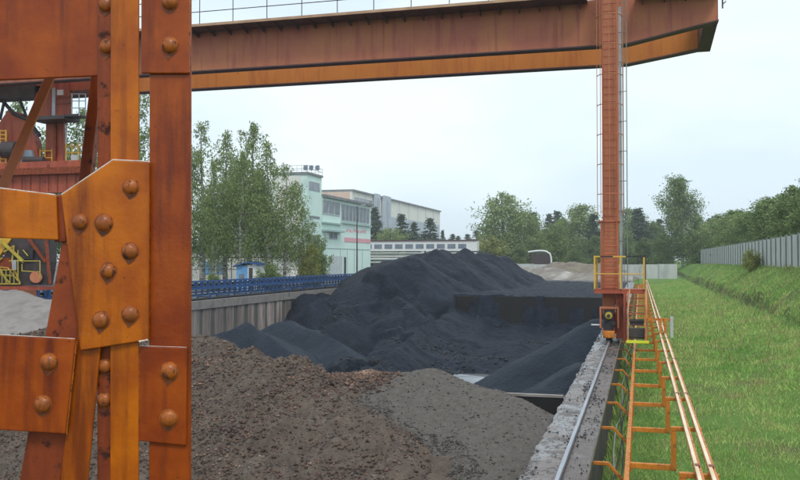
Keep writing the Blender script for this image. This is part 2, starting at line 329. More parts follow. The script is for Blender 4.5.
ys = [-400,-100,YA-.02,YA+.02,-8]+list(np.arange(0,90,.5))+list(np.arange(90,YB-1,3))+[YB-.02,YB+.02]+[126,132,140,150,165,180,200,225,260,300,400,700,1000,1500]
GV = [(x, y, gz(x, y)) for y in ys for x in xs]; nx = len(xs)
GF = []; GM = []
for j in range(len(ys)-1):
    for i in range(nx-1):
        GF.append((j*nx+i, j*nx+i+1, (j+1)*nx+i+1, (j+1)*nx+i))
        x, y = (xs[i]+xs[i+1])/2, (ys[j]+ys[j+1])/2
        GM.append(0 if x > XR else (2 if (XL < x and YA < y < YB) else 1))
g = npmesh('ground', GV, GF, [M['grass'], M['yard'], M['floor']], kind='structure', smooth=True)
g.data.polygons.foreach_set('material_index', np.array(GM, np.int32))
g.data.set_sharp_from_angle(angle=math.radians(50))

# thin rainy air
hz = MB(); hz.box(-1510,-410,-5.0,1510,1510,32)
hm = bpy.data.materials.new('haze_air'); hm.use_nodes = True; ht = hm.node_tree; ht.nodes.clear()
ho = ht.nodes.new('ShaderNodeOutputMaterial'); hv = ht.nodes.new('ShaderNodeVolumePrincipled')
hv.inputs['Color'].default_value = (.95,.98,1.0,1); hv.inputs['Density'].default_value = .0005; hv.inputs['Anisotropy'].default_value = .2
ht.links.new(hv.outputs[0], ho.inputs['Volume'])
hz.build('haze', hm, None, kind='stuff')

# ------------------------------------------------------------------ retaining walls
t = thing('retaining_wall', 'long right retaining wall with a dirty pale concrete top carrying the crane rail', 'wall', (-1.15, -6, -4))
b = MB(); b.box(-1.56, -24, -3.98, -.735, YB, -.02); b.build('wall_body', M['brownwall'], t)
# top slab with ragged chipped edges
rng = random.Random(3)
vs = []; n = 900
for i in range(n+1):
    y = -10 + i*(YB+10)/n
    l_ = -1.62 + .05*noise.noise(Vector((y*1.3,0,0))) + .035*noise.noise(Vector((y*6,5,0)))
    r_ = -.71 + .012*noise.noise(Vector((y*2,9,0)))
    zz = .012*noise.noise(Vector((y*.8, 2, 2)))
    vs += [(l_+.02,y,-.14),(l_,y,-.02),(l_+.035,y,.002+zz),(-1.3,y,.008+zz),(-.9,y,.004),(r_-.02,y,.0),(r_,y,-.02),(r_-.01,y,-.14)]
fs = [(i*8+k, i*8+k+1, i*8+k+9, i*8+k+8) for i in range(n) for k in range(7)]
mb = MB(); mb.add(vs, fs); mb.build('coping', M['walltop'], t)
r = thing('crane_rail', 'worn steel crane rail running along the top of the right wall', 'rail', (-1.09, -6, .01))
b = MB(); b.box(-1.135,-10,.012,-1.045,YB-1,.028); b.build('rail_base', M['dark'], r)
b = MB(); b.box(-1.12,-10,.028,-1.06,YB-1,.085); b.build('rail_head', M['railm'], r, bevel=.008)

t = thing('retaining_wall', 'long left retaining wall of ribbed concrete panels under a grey capping beam', 'wall', (-31.9, 60, -4))
b = MB(); b.box(-32.3,-10,-3.98,-31.75,YB,-.68); b.build('backing', M['joint'], t)
b = MB(); y = -9.5
while y < YB-1.2:
    b.box(-31.75, y, -3.97, -31.45-.03*rng.random(), y+1.25+.2*rng.random(), -.69); y += 1.95
b.build('wall_panels', M['panelwall'], t)
b = MB(); b.box(-32.45,-10,-.67,-31.38,YB,.0); b.build('capping_beam', M['concrete'], t, bevel=.03)

t = MB(); t.box(XL-.05, YB-.1, -3.98, XR+.02, YB+.5, -.3)
t.build('end_wall', M['blackwall'], None, base=(-16, YB, -4), category='wall', label='coal blackened end wall behind the flat coal bed')

# cross walls between the bays
YC = 71.0
b = MB(); b.box(-15.2, YC, -3.98, -1.58, YC+.5, .02)
b.build('cross_wall', M['blackwall'], None, base=(-8, YC, -4), category='wall', label='black cross wall whose straight top edge holds back the level coal bed', bevel=.03)
YP = 19.6
t = thing('cross_wall', 'dark cross wall with a thin pale top edge, just behind the grey gravel heap', 'wall', (-10, YP, -4))
b = MB(); b.box(XL+.02, YP, -3.98, -1.58, YP+.35, -.05); b.build('wall_body', M['blackwall'], t)
b = MB(); b.box(XL+.02, YP-.02, -.05, -1.66, YP+.14, .0); b.build('top_edge', M['concrete'], t)

# ------------------------------------------------------------------ heaps: max of ridge lines with a repose slope
def segd(p, a, b_):
    ax, ay, az = a; bx, by, bz = b_; dx, dy = bx-ax, by-ay; q = dx*dx+dy*dy
    t_ = 0 if q < 1e-9 else min(1, max(0, ((p[0]-ax)*dx+(p[1]-ay)*dy)/q))
    return math.hypot(p[0]-ax-t_*dx, p[1]-ay-t_*dy), az+t_*(bz-az)
def heap_h(p, segs, rd=.6):
    h = -99
    for a, b_, s in segs:
        d, z = segd(p, a, b_); q = z - s*(math.sqrt(d*d+rd*rd)-rd)
        h = max(h, q)
    return h
def heap(name, label, m, segs, bounds, step, amp=.25, fs_=.25, fine=.06, cat='heap', floor=FLOOR, extra=None, rd=.6, group=None, warp=.5):
    x0, x1, y0, y1 = bounds; nx_ = int((x1-x0)/step)+1; ny_ = int((y1-y0)/step)+1
    Z = np.zeros((ny_, nx_)); X = np.linspace(x0, x1, nx_); Y = np.linspace(y0, y1, ny_)
    for j, yy in enumerate(Y):
        for i, xx in enumerate(X):
            wx = xx + warp*noise.noise(Vector((xx*.35, yy*.35, 7))); wy = yy + warp*noise.noise(Vector((xx*.35, yy*.35, 17)))
            h = heap_h((wx, wy), segs, rd)
            if extra: h = extra(xx, yy, h)+streak(xx, yy)*(1 if yy < YC or h > .3 else .2)
            if extra and yy < 76 and xx < -15: h -= .75*sstep(.02,.09,noise.noise(Vector((xx*.14+yy*.05, yy*.16, 2.5))))+.45*sstep(.05,.10,noise.noise(Vector((xx*.22, yy*.3, 7.5))))
            h += amp*noise.fractal(Vector((xx*fs_, yy*fs_, 1.7)), 1.0, 2.0, 5) + fine*noise.fractal(Vector((xx*2.1, yy*2.1, 4)), .8, 2.0, 4)
            Z[j, i] = h
    Zc = np.maximum(Z, floor-.15)
    V = np.stack(np.meshgrid(X, Y), -1).reshape(-1, 2); V = np.concatenate([V, Zc.reshape(-1, 1)], 1)
    F = []
    up = Zc > floor-.14
    for j in range(ny_-1):
        for i in range(nx_-1):
            if up[j,i] or up[j,i+1] or up[j+1,i] or up[j+1,i+1]:
                F.append((j*nx_+i, j*nx_+i+1, (j+1)*nx_+i+1, (j+1)*nx_+i))
    cx, cy = (x0+x1)/2, (y0+y1)/2
    V = V - np.array([cx, cy, floor])
    o = npmesh(name, V, F, m, loc=(cx, cy, floor), smooth=True, category=cat, label=label)
    if group: o['group'] = group
    def hf(x, y):
        i = min(nx_-2, max(0, (x-x0)/(x1-x0)*(nx_-1))); j = min(ny_-2, max(0, (y-y0)/(y1-y0)*(ny_-1))); a, c = int(i), int(j)
        fx, fy = i-a, j-c
        return (Zc[c,a]*(1-fx)+Zc[c,a+1]*fx)*(1-fy)+(Zc[c+1,a]*(1-fx)+Zc[c+1,a+1]*fx)*fy
    return hf
def T(px, py, d): return tuple(W(px, py, d))
WL, WR_ = XL-.08, XR-.08
main = []
def ridge(*pts, s=.62):
    for a, c in zip(pts, pts[1:]): main.append((a, c, s))
def peak(px, py, d, s=.66, dx=.0, dy=1.5):
    a = T(px, py, d); main.append((a, (a[0]+dx, a[1]+dy, a[2]-.1), s))
peak(413,256,77); peak(438,248.5,84); peak(463,248.5,92); peak(482,251,101); peak(500,257,110); peak(513,262,119)
ridge(T(413,256,77), T(395,262,76), T(372,272,77), s=.6)
ridge(T(372,272,77), T(352,280,78), T(330,289,80), T(303,293,81.5), s=.85)
ridge(T(372,274,76), T(345,292,73), T(312,302,70), s=.95)
ridge(T(438,250,85), T(400,258,90), T(360,270,98), s=.6)
ridge(T(388,268,76), T(408,298,68), T(440,330,60.5), T(468,360,54.5), s=.82)
ridge(T(345,305,68), T(335,325,63), s=.9)
ridge(T(440,330,58), T(425,352,54), s=.5)
ridge(T(500,352,54), T(560,345,54), s=.35)
def deck(x, y, h):
    # level bed behind the black cross wall, and a hollowed face in front of it
    if y > YC+.02+.45*noise.noise(Vector((x*.45,3,3)))+.2*noise.noise(Vector((x*1.6,3,3))):
        h = max(h, .02 + .10*noise.noise(Vector((x*.5,y*.5,8))) - .02*(x+8) - 1.6*max(0, -19-x)*(1 if y < 100 else .2))
        return h
    lim = -1.8 - .11*(YC-y) + (1.6*sstep(-12, -16.5, x)) + 30*sstep(-14.5, -17.5, x)
    if x > -17.5: h = min(max(h, -2.1-.085*(YC-y)-.06*max(0, x+9)+.9*noise.noise(Vector((x*.35,y*.16,4)))+.9*sstep(-11,-14.5,x)), lim+.7*noise.noise(Vector((x*.35,y*.16,4))))
    return h
def streak(x, y):
    # runnels down the flanks, which fall mostly towards +x
    return .16*noise.noise(Vector((x*.16+.3*noise.noise(Vector((x*.2,y*.2,1))), (y+.45*x)*.9, 3)))+.10*noise.noise(Vector((x*.25, (y+.45*x)*2.2, 9)))
coal_h = heap('coal_heap', 'great dark coal heap with several ridges between the walls, level bed behind', M['coal'], main, (WL, WR_, 44, YB-.2), .2, amp=.17, fs_=.35, fine=.08, extra=deck, rd=.25, warp=.7)
cone = [((-2.0,41.5,.25), (-2.0,44,.0), .60), ((-2.0,31.5,-.75), (-2.0,33,-.8), .55)]
cone_h = heap('coal_heap', 'smooth blue-black coal cone leaning against the right wall before the crane leg', M['coal2'], cone, (-12, WR_, 21, 53), .16, amp=.12, fs_=.4, fine=.04, rd=.3)
low = [(T(206,338,59), T(247,322,60), .6), (T(247,322,60), T(275,338,57), .6), (T(275,338,57), T(330,378,52), .5), (T(286,319,66), T(318,330,62), .55), (T(318,330,62), T(368,362,55), .55), (T(250,340,58), T(262,360,54), .5), (T(368,362,55), T(400,380,52), .4)]
low_h = heap('coal_heap', 'low smooth bluish coal heap before the left ribbed wall', M['coal2'], low, (WL, -14, 42, 72), .2, amp=.15, fs_=.35, fine=.05, rd=.12, warp=.8)
brown = [(T(60,322,24),T(175,334,21.5),.42),(T(175,334,21.5),T(215,346,20.3),.42),(T(215,346,20.3),T(250,352,19.8),.45),(T(250,352,19.8),T(290,360,19.2),.5),(T(290,360,19.2),T(330,374,18.6),.5),(T(290,362,18.6),T(380,420,16.2),.5)]
brown_h = heap('gravel_heap', 'rough brown heap of stones and lumps in the nearest bay', M['gravel'], brown, (-22, WR_, 5, 22), .08, amp=.24, fs_=.8, fine=.17, rd=.25)
greyh = [(T(375,378,18.4),T(432,371,18.2),.46),(T(432,371,18.2),T(470,386,17.6),.46),(T(470,386,17.6),T(505,405,16.9),.46),(T(505,405,16.9),T(548,434,15.6),.46),(T(430,372,18.2),T(330,378,18.4),.5)]
grey_h = heap('gravel_heap', 'fine grey gravel heap with a clean slope beside the right wall', M['gravelgrey'], greyh, (-13, WR_, 5, 19.55), .08, amp=.10, fs_=.9, fine=.06, rd=.25)
leftg = [(T(-60,294,38),T(12,290,37),.5),(T(12,290,37),T(50,299,34),.5)]
left_h = heap('gravel_heap', 'pale grey gravel heap seen under the yellow grab', M['concrete'], leftg, (WL, -14, 22, 52), .25, amp=.15, fs_=.5, fine=.05)
p0 = onZ(455, 379, FLOOR+.01)
b = MB(); pts = []
for k in range(28):
    a = k/28*2*math.pi; rr = 1+.25*noise.noise(Vector((math.cos(a)*1.5, math.sin(a)*1.5, 3)))
    pts.append((p0.x-.6+math.cos(a)*2.8*rr, p0.y-1.2+math.sin(a)*2.6*rr, FLOOR+.14))
b.prism(pts, (0,0,-.01)); b.build('puddle', M['water'], None, base=p0, kind='structure')
# far sand and rubble heaps past the bunker
sandseg = [(T(520,269,150),T(545,268,142),.35),(T(545,268,142),T(585,274,132),.3),(T(600,272,132),T(612,270,132),.3)]
heap('sand_heap', 'pale sand heap before the far concrete wall', M['sand'], sandseg, (-40, -1, 122, 149), .5, amp=.5, fs_=.2, fine=.25, floor=0)
rub = [(T(560,262,148),T(600,264,144),.4)]
heap('rubble_heap', 'brownish rubble heap left of the crane leg before the far wall', M['rubble'], rub, (-24, 4, 134, 149.5), .4, amp=.6, fs_=.3, fine=.2, floor=0)

# stones strewn over the heaps (uncountable)
OCT = np.array([(1,0,0),(-1,0,0),(0,1,0),(0,-1,0),(0,0,1),(0,0,-1)], np.float32)
OF = np.array([(0,2,4),(2,1,4),(1,3,4),(3,0,4),(2,0,5),(1,2,5),(3,1,5),(0,3,5)], np.int32)
def stones(name, m, pts, sizes, seed, label, flat=.7):
    rg = np.random.default_rng(seed); n_ = len(pts); P_ = np.asarray(pts, np.float32)
    V = OCT[None]*rg.uniform(.55, 1.25, (n_,6,1)) + rg.normal(0,.18,(n_,6,3))
    V[:,:,2] *= flat; a = rg.uniform(0,6.28,n_); c, s_ = np.cos(a), np.sin(a)
    X = V[:,:,0]*c[:,None]-V[:,:,1]*s_[:,None]; Y = V[:,:,0]*s_[:,None]+V[:,:,1]*c[:,None]
    V[:,:,0] = X; V[:,:,1] = Y; V = V*np.asarray(sizes)[:,None,None] + P_[:,None]
    F = (OF[None]+6*np.arange(n_)[:,None,None]).reshape(-1,3)
    return npmesh(name, V.reshape(-1,3), F, m, kind='stuff', label=label, category='stones')
rg = np.random.default_rng(5)
def scatter(hf, bx, n_, cond=None, smin=.012, smax=.06, pw=3.0, other=None):
    P_, Z_ = [], []
    while len(P_) < n_:
        x, y = rg.uniform(bx[0], bx[1]), rg.uniform(bx[2], bx[3]); z = hf(x, y)
        if z < FLOOR+.05 or (other and other(x, y) > z+.02): continue
        if cond and rg.random() > cond(x, y, z): continue
        s_ = smin+(smax-smin)*rg.random()**pw
        P_.append((x, y, z+s_*.15)); Z_.append(s_)
    return P_, Z_
def cb(x, y, z): return .25+.75*sstep(-.15,.25, noise.noise(Vector((x*.5,y*.5,2)))) 
P_, Z_ = scatter(brown_h, (-16,-3.5,9,21), 60000, cb, .007, .050, 2.8, grey_h)
stones('stones', M['rock_b'], P_, Z_, 1, 'brown stones and lumps strewn over the near heap')
def cg(x, y, z): return (1 if brown_h(x,y) > z-.2 else .10)
P_, Z_ = scatter(grey_h, (-12,-1.7,8,19.4), 14000, cg, .007, .034, 3.0, brown_h)
stones('stones', M['rock_g'], P_, Z_, 2, 'small grey stones lying on the fine gravel heap')
P_, Z_ = scatter(brown_h, (-16,-3.5,9,20), 46000, None, .006, .034, 2.5, grey_h)
stones('stones', M['rock_g'], P_, Z_, 3, 'grey stones mixed into the brown heap')
def cc(x, y, z): return sstep(.25,.55,z)*sstep(-4.6,-6.2,x)
P_, Z_ = scatter(brown_h, (-16,-3.5,9,21), 1500, cb, .03, .075, 2.4, grey_h)
stones('stones', M['rock_b'], P_, Z_, 9, 'larger brown clods half sunk in the near heap')
P_, Z_ = scatter(grey_h, (-11,-4,14,19.5), 3500, cc, .014, .06, 2.2, brown_h)
stones('stones', M['rock_b'], P_, Z_, 8, 'brown lumps along the crest of the grey gravel heap')
# crumbs of coal on the wall top
P_, Z_ = [], []
for i in range(14000):
    y = rg.uniform(8, 60); x = rg.uniform(-1.6, -.74)
    pn = noise.noise(Vector((x*2.2, y*.55, 8)))+.25*(abs(x+1.25) > .22)-.12
    if -1.15 < x < -1.03 or rg.random() > max(.05, pn*2.2): continue
    s_ = .005+.024*rg.random()**3; P_.append((x, y, .01+s_*.3)); Z_.append(s_)
stones('coal_crumbs', M['coalbit'], P_, Z_, 4, 'coal crumbs caked on the top of the right wall')
P_, Z_ = [], []
for i in range(9000):
    x, y = rg.uniform(-30,-3), rg.uniform(48,70); z = coal_h(x, y)
    if z < FLOOR+.02 or noise.noise(Vector((x*.25,y*.25,5))) < .05 or z > -.6: continue
    s_ = .03+.14*rg.random()**4; P_.append((x, y, z+s_*.2)); Z_.append(s_)
stones('coal_lumps', M['coalbit'], P_, Z_, 6, 'lumps of coal lying at the foot of the great heap')

# ------------------------------------------------------------------ conductor line beside the wall
D0 = 3.2; ZL = CAMZ-D0
GRP = 'orange stepped brackets along the right wall'
def bracket(y, label):
    t = thing('steel_bracket', label, 'bracket', (-.21, y, -1.05), GRP); wd = .075
    b = MB(); b.bar((-.73,y,ZL),(-.50,y,ZL),.07,.05); b.bar((-.505,y,ZL+.003),(-.21,y,ZL-.32),.07,.045); b.build('wall_arm', M['orange'], t, bevel=.006)
    b = MB(); b.bar((-.21,y,-1.08),(-.21,y,ZL-.042),.07,.07); b.build('foot_post', M['orange'], t, bevel=.006)
    b = MB(); b.box(-.17,y-.042,ZL-.042,.44,y+.042,ZL+.042); b.build('lower_bar', M['orange'], t, bevel=.006)
    b = MB(); b.box(.442,y-.043,ZL-.045,.522,y+.043,.366); b.build('upright', M['orange'], t, bevel=.006)
    b = MB(); b.box(.441,y-.044,.368,.90,y+.040,.43); b.build('upper_arm', M['orange'], t, bevel=.006)
    for x in (.66,.82):
        b = MB(); b.cyl((x,y,.43),(x,y,.475),.028,10); b.build('insulator', M['dark'], t)
    return t
y0 = onZ(660, 466.6, ZL).y
pr = None; k = 0
for i in range(-1, 36):
    y = y0 + 3.0*i
    lab = 'orange stepped steel bracket beside the right wall, %s counted from the camera' % ordw(k)
    if pr is None: pr = bracket(y, lab); q = pr
    else:
        q = copy_tree(pr); q.location = (-.21, y, -1.05); q['label'] = lab
    k += 1
b = MB(); b.box(-.245,4,ZL-.04,-.175,110,ZL+.037); b.build('edge_beam', M['orange'], None, base=(-.21,4,ZL), category='beam', label='long orange beam joining the lower bars of the brackets beside the trench')
for x, lab in ((.66,'inner of the two bright conductor bars on the orange brackets'),(.82,'outer of the two bright conductor bars on the orange brackets')):
    t = thing('conductor_bar', lab, 'conductor bar', (x, 4, .47), 'conductor bars')
    b = MB(); b.box(x-.042,4,.455,x+.042,115,.478); b.build('bar', M['orange'], t)
    b = MB(); b.box(x-.036,4,.479,x+.006,115,.50); b.build('contact_strip', M['alu'], t)
    for kk in range(18): b = MB(); b.box(x-.03,5.2+kk*6,.47,x+.03,5.32+kk*6,.506); b.build('joint_clip', M['steel_dark'], t)
for j, (x, z) in enumerate(((-.42,-.55),(-.36,-.62),(-.50,-.68))):
    b = MB(); pts = []
    for i in range(260):
        y = 8+i*.35; pts.append((x+.04*math.sin(y*.8+j)+.03*noise.noise(Vector((y*.5,j,0))), y, z-.09*abs(math.sin((y-y0)*math.pi/3))))
    b.tube(pts, .014, 6); b.build('cable', M['rubber' if j != 2 else 'grey'], None, base=(x,8,z), category='cable', group='cables in the trench', label=['pale cable sagging in the trench beside the right wall','dark cable nearest the orange beam in the trench','lowest dark cable in the trench against the wall'][j])

# grass blades
def blades(n_, seed, reg, hmin, hmax, wd):
    rg_ = np.random.default_rng(seed); P_ = []
    while len(P_) < n_:
        y = reg[2]*((reg[3]/reg[2])**rg_.random()); x = rg_.uniform(reg[0], reg[1])
        bare = noise.noise(Vector((x*.28,y*.16,4)))
        if rg_.random() > (.25+1.2*sstep(-.3,.3,noise.noise(Vector((x*.8,y*.8,0)))))*(1-.6*sstep(.25,.45,bare)): continue
        P_.append((x, y, gz(x, y)-.01))
    P_ = np.array(P_, np.float32); n_ = len(P_)
    h = rg_.uniform(hmin, hmax, n_)*(.5+P_[:,1]/40).clip(.6,1.8); a = rg_.uniform(0,6.28,n_); le = rg_.uniform(0,6.28,n_); k_ = rg_.uniform(.1,.9,n_)*h
    ww = wd*(P_[:,1]/16).clip(.8,3)
    dx, dy = np.cos(a)*ww, np.sin(a)*ww
    V = np.zeros((n_,3,3), np.float32); V[:,0] = P_; V[:,1] = P_; V[:,2] = P_
    V[:,0,0] -= dx; V[:,0,1] -= dy; V[:,1,0] += dx; V[:,1,1] += dy
    V[:,2,0] += np.cos(le)*k_; V[:,2,1] += np.sin(le)*k_; V[:,2,2] += h
    return V.reshape(-1,3)
V2 = np.concatenate([blades(5200, 14, (.9,10.2,12,90), .12, .34, .007)])
npmesh('dry_grass', V2, np.arange(len(V2), dtype=np.int32).reshape(-1,3), leafmat('dry_stalks', (.30,.26,.12), (.42,.36,.18), .4), kind='stuff', label='dry straw-coloured stalks standing in the green verge', category='dry grass')
V = np.concatenate([blades(300000, 11, (-.1,10.4,10,150), .025, .09, .006), blades(12000, 12, (-.1,10.2,11,100), .08, .24, .007), blades(5000, 13, (-.68,-.25,10,60), .1, .4, .014)])
npmesh('grass', V, np.arange(len(V), dtype=np.int32).reshape(-1,3), M['l_grass'], kind='stuff', label='short green grass on the verge beside the wall', category='grass')

# ------------------------------------------------------------------ plants
def leaves(pts, size, rg_, droop=0):
    n_ = len(pts); P_ = np.asarray(pts, np.float32)
    a = rg_.normal(0,1,(n_,3)); a[:,2] -= droop; a /= np.linalg.norm(a,axis=1)[:,None]
    b_ = rg_.normal(0,1,(n_,3)); b_ -= a*(a*b_).sum(1)[:,None]; b_ /= np.linalg.norm(b_,axis=1)[:,None]
    s_ = size*rg_.uniform(.6,1.3,n_)[:,None]
    V = np.stack([P_-a*s_, P_+b_*s_*.45, P_+a*s_, P_-b_*s_*.45], 1)
    return V.reshape(-1,3)
def prof(kind, t_):
    if kind == 'birch': return 2.1*math.sin(math.pi*min(1,(t_*.86+.12)))**.9*(1-.45*t_)+.12
    if kind == 'broad': return 3.6*math.sqrt(max(0,1-(2*t_-.92)**2*.95))
    if kind == 'wide': return 2.3*math.sqrt(max(0,1-(2*t_-1.0)**2*.93))*(1-.15*math.sin(t_*17))
    if kind == 'spruce': return 2.0*(1-t_)**.9+.12
    if kind == 'pine': return 2.6*math.sqrt(max(0,1-(2*t_-.8)**2*.75))*(1-.25*t_)
    return 4.5*math.sqrt(max(0,1-t_**2))
def tree(kind, seed, lm, bm_, nl, ls, z0=.18, nb=70, name='tree', label='', group=None):
    """a tree ten metres tall with its base at the origin"""
    rd_ = random.Random(seed); rg_ = np.random.default_rng(seed); H = 10.0
    root = thing(name, label, 'shrub' if kind == 'bush' else 'tree', (0,0,0), group)
    tr = MB(); lean = rd_.uniform(-.4,.4)
    path = [(lean*(i/6)**2+.12*rd_.uniform(-1,1)*(i>0), .12*rd_.uniform(-1,1)*(i>0), H*.94*i/6-.2*(i==0)) for i in range(7)]
    if kind == 'bush': path = [(0,0,-.2),(0,0,2),(0,.1,4)]
    r0 = .20 if kind != 'broad' else .3
    tr.tube(path, [r0*(1-.88*i/(len(path)-1)) for i in range(len(path))], 8)
    def axis(z):
        z = min(path[-1][2], max(0,z))
        for p, q in zip(path, path[1:]):
            if p[2] <= z <= q[2]:
                f = (z-p[2])/(q[2]-p[2]); return Vector(p).lerp(Vector(q), f)
        return Vector(path[0])
    clumps = []; holes = [(rd_.uniform(0,6.28), rd_.uniform(.15,.9)) for _ in range(5)]
    for i in range(nb):
        t_ = (i+rd_.random())/nb; z = H*(z0+(1-z0)*t_); az = rd_.uniform(0, 6.28)
        if any(abs((az-h[0]+3.14)%6.28-3.14) < .45 and abs(t_-h[1]) < .09 for h in holes): continue
        L_ = prof(kind, t_)*(rd_.uniform(.55,1.12) if kind not in ('birch','wide') else rd_.uniform(.35,1.3))
        rise = {'wide':.5,'birch':.55,'broad':.35,'spruce':-.22,'pine':.12,'bush':.5}[kind]*L_
        zs = {'wide':z-.5*L_,'birch':z-.6*L_*.8,'broad':z-.3*L_,'spruce':z,'pine':z,'bush':z*.5}[kind]
        a = axis(zs); e = Vector((a.x*.5+math.cos(az)*L_, a.y*.5+math.sin(az)*L_, z+rise*.5))
        mid = a.lerp(e,.5)+Vector((0,0,.12*L_))
        if i % 2 == 0: tr.tube([a, mid, e], [.05*(1.1-t_), .03*(1.1-t_), .01], 4)
        for f in ((.35,.6,.85,1.0) if L_ > .8 else (.7,1.0)):
            c = (a.lerp(mid, f*2) if f < .5 else mid.lerp(e, f*2-1)); clumps.append((c, .14+.17*L_*rd_.uniform(.6,1.2)*(1.1-.5*f), rd_.uniform(.5,1.5)))
    tw = sum(c[2]*c[1]**1.3 for c in clumps); pts = []
    for c, r_, w_ in clumps:
        k_ = max(3, int(nl*w_*r_**1.3/tw)); q = rg_.normal(0,1,(k_,3))*r_
        if kind == 'birch': q[:,2] = -np.abs(q[:,2])*2.3+.3*r_; q[:,:2] *= .72
        if kind == 'spruce': q[:,2] *= .35
        pts.append(q+np.array(c))
    pts = np.concatenate(pts); pts[:,2] = np.maximum(pts[:,2], .05)
    V = leaves(pts, ls, rg_, 1.2 if kind == 'birch' else 0)
    tro = tr.build('trunk', bm_, root, base=None)
    npmesh('crown', V, np.arange(len(V), dtype=np.int32).reshape(-1,4), lm, parent=root)
    return root
PROTO = {}
def proto(key):
    if key in PROTO: return PROTO[key], False
    kind, v = key
    sp = {'birch':('birch',M['l_birch'],M['birch'],9500,.085,.25,72),'broad':('broad',M['l_broad'],M['bark'],13000,.17,.08,110),
          'spruce':('spruce',M['l_spruce'],M['bark'],9000,.15,.08,120),'pine':('pine',M['l_pine'],M['bark'],13000,.15,.04,100),
          'bush':('bush',M['l_bush'],M['bark'],9000,.26,.02,60),'autumn':('bush',M['l_autumn'],M['bark'],9000,.26,.02,60),
          'wbirch':('wide',M['l_pine'],M['birch'],17000,.12,.16,95)}[kind]
    o = tree(sp[0], 100+v*7+len(kind), sp[1], sp[2], sp[3], sp[4], z0=sp[5], nb=sp[6]); PROTO[key] = o; return o, True
TN = {'birch':'birch_tree','broad':'broadleaf_tree','spruce':'spruce_tree','pine':'bushy_tree','bush':'shrub','autumn':'shrub','wbirch':'birch_tree'}
trnd = random.Random(9)
def plant(kind, v, px, d, top, base, label, group, wf=1.0):
    """top: photo row of the tip; base: ground height"""
    p = W(px, 260, d); zt = CAMZ+(260-top)*d/FPX; h = zt-base
    o, fresh = proto((kind, v))
    q = o if fresh else copy_tree(o)
    q.name = TN[kind]; q.location = (p.x, p.y, base); s_ = h/(10.0 if kind not in ('bush','autumn') else 8.0)
    q.scale = (s_*wf, s_*wf, s_); q.rotation_euler = (0,0,trnd.uniform(0,6.28))
    q['label'] = label
    if group: q['group'] = group
    return q
GB = 'birches beyond the blue conveyor'
plant('birch',0,203,92,120,0,'tall birch nearest the foreground steel post, pale forked trunk',GB,.95)
plant('birch',1,226,99,131,0,'birch standing behind the blue hut, second from the steel post',GB,.95)
plant('birch',2,250,95,121,0,'tallest pointed birch in the middle of the left group',GB,.95)
plant('birch',1,267,90,140,0,'rounded birch right of the tallest one',GB,1.0)
plant('birch',0,284,95,163,0,'birch with a dark trunk in front of the mint tower',GB,.9)
plant('birch',2,304,100,206,0,'smaller birch before the lower part of the mint tower',GB,1.0)
plant('birch',1,213,88,160,0,'shorter birch at the foot of the leftmost tall birch',GB,.75)
plant('birch',2,240,88,150,0,'shorter birch hanging over the blue hut',GB,.8)
plant('birch',0,143,98,92,0,'birch seen through the gap between two steel posts',GB,1.1)
plant('birch',1,110,104,100,0,'birch mostly hidden behind the foreground steel upright',GB,1.2)
plant('birch',2,78,98,108,0,'birch showing behind the crane trolley mast',GB,1.4)
plant('birch',0,18,100,98,0,'birch at the far left edge beyond the crane trolley',GB,1.3)
plant('birch',1,45,106,128,0,'birch low between the trolley mast and the left edge',GB,1.5)
plant('birch',2,-15,98,110,0,'birch cut by the left edge of the photo',GB,1.4)
plant('bush',0,318,103,246,0,'green shrub at the foot of the mint hall by the conveyor',None,.6)
plant('autumn',0,309,98,252,0,'yellowing shrub beside the conveyor under the small birch',None,.65)
plant('bush',1,270,86,269,0,'dark low shrub just right of the blue hut',None,1.2)
plant('bush',0,212,84,277,0,'low shrub by the conveyor before the white low building',None,1.2)
GS = 'dark conifers before the long hall'
for i,(px,top,d,wf,lab) in enumerate(((376,207,225,1.2,'dark spruce left of the hall stair towers'),(403,214,222,1.5,'broad dark spruce in front of the long hall'),(415,222,230,1.3,'spruce between the two broadest ones before the long hall'),(430,218,222,1.6,'broad dark spruce before the right end of the long hall'),(443,230,240,.8,'thin pointed spruce at the end of the long hall'))):
    plant('spruce',i%2,px,d,top,0,lab,GS,wf)
plant('broad',0,391,215,228,0,'low green tree under the hall stair towers',None,1.2)
for i,(px,top,lab) in enumerate(((452,234,'tiny distant tree right of the long hall'),(458,236,'distant pointed tree over the pipe gallery end'),(468,234,'distant tree between the gallery end and the big round tree'),(476,230,'distant conifer touching the big round tree'))):
    plant('spruce',i%2,px,330,top,0,lab,'distant trees over the pipe gallery',1.5)
GR = 'trees beyond the far concrete wall'
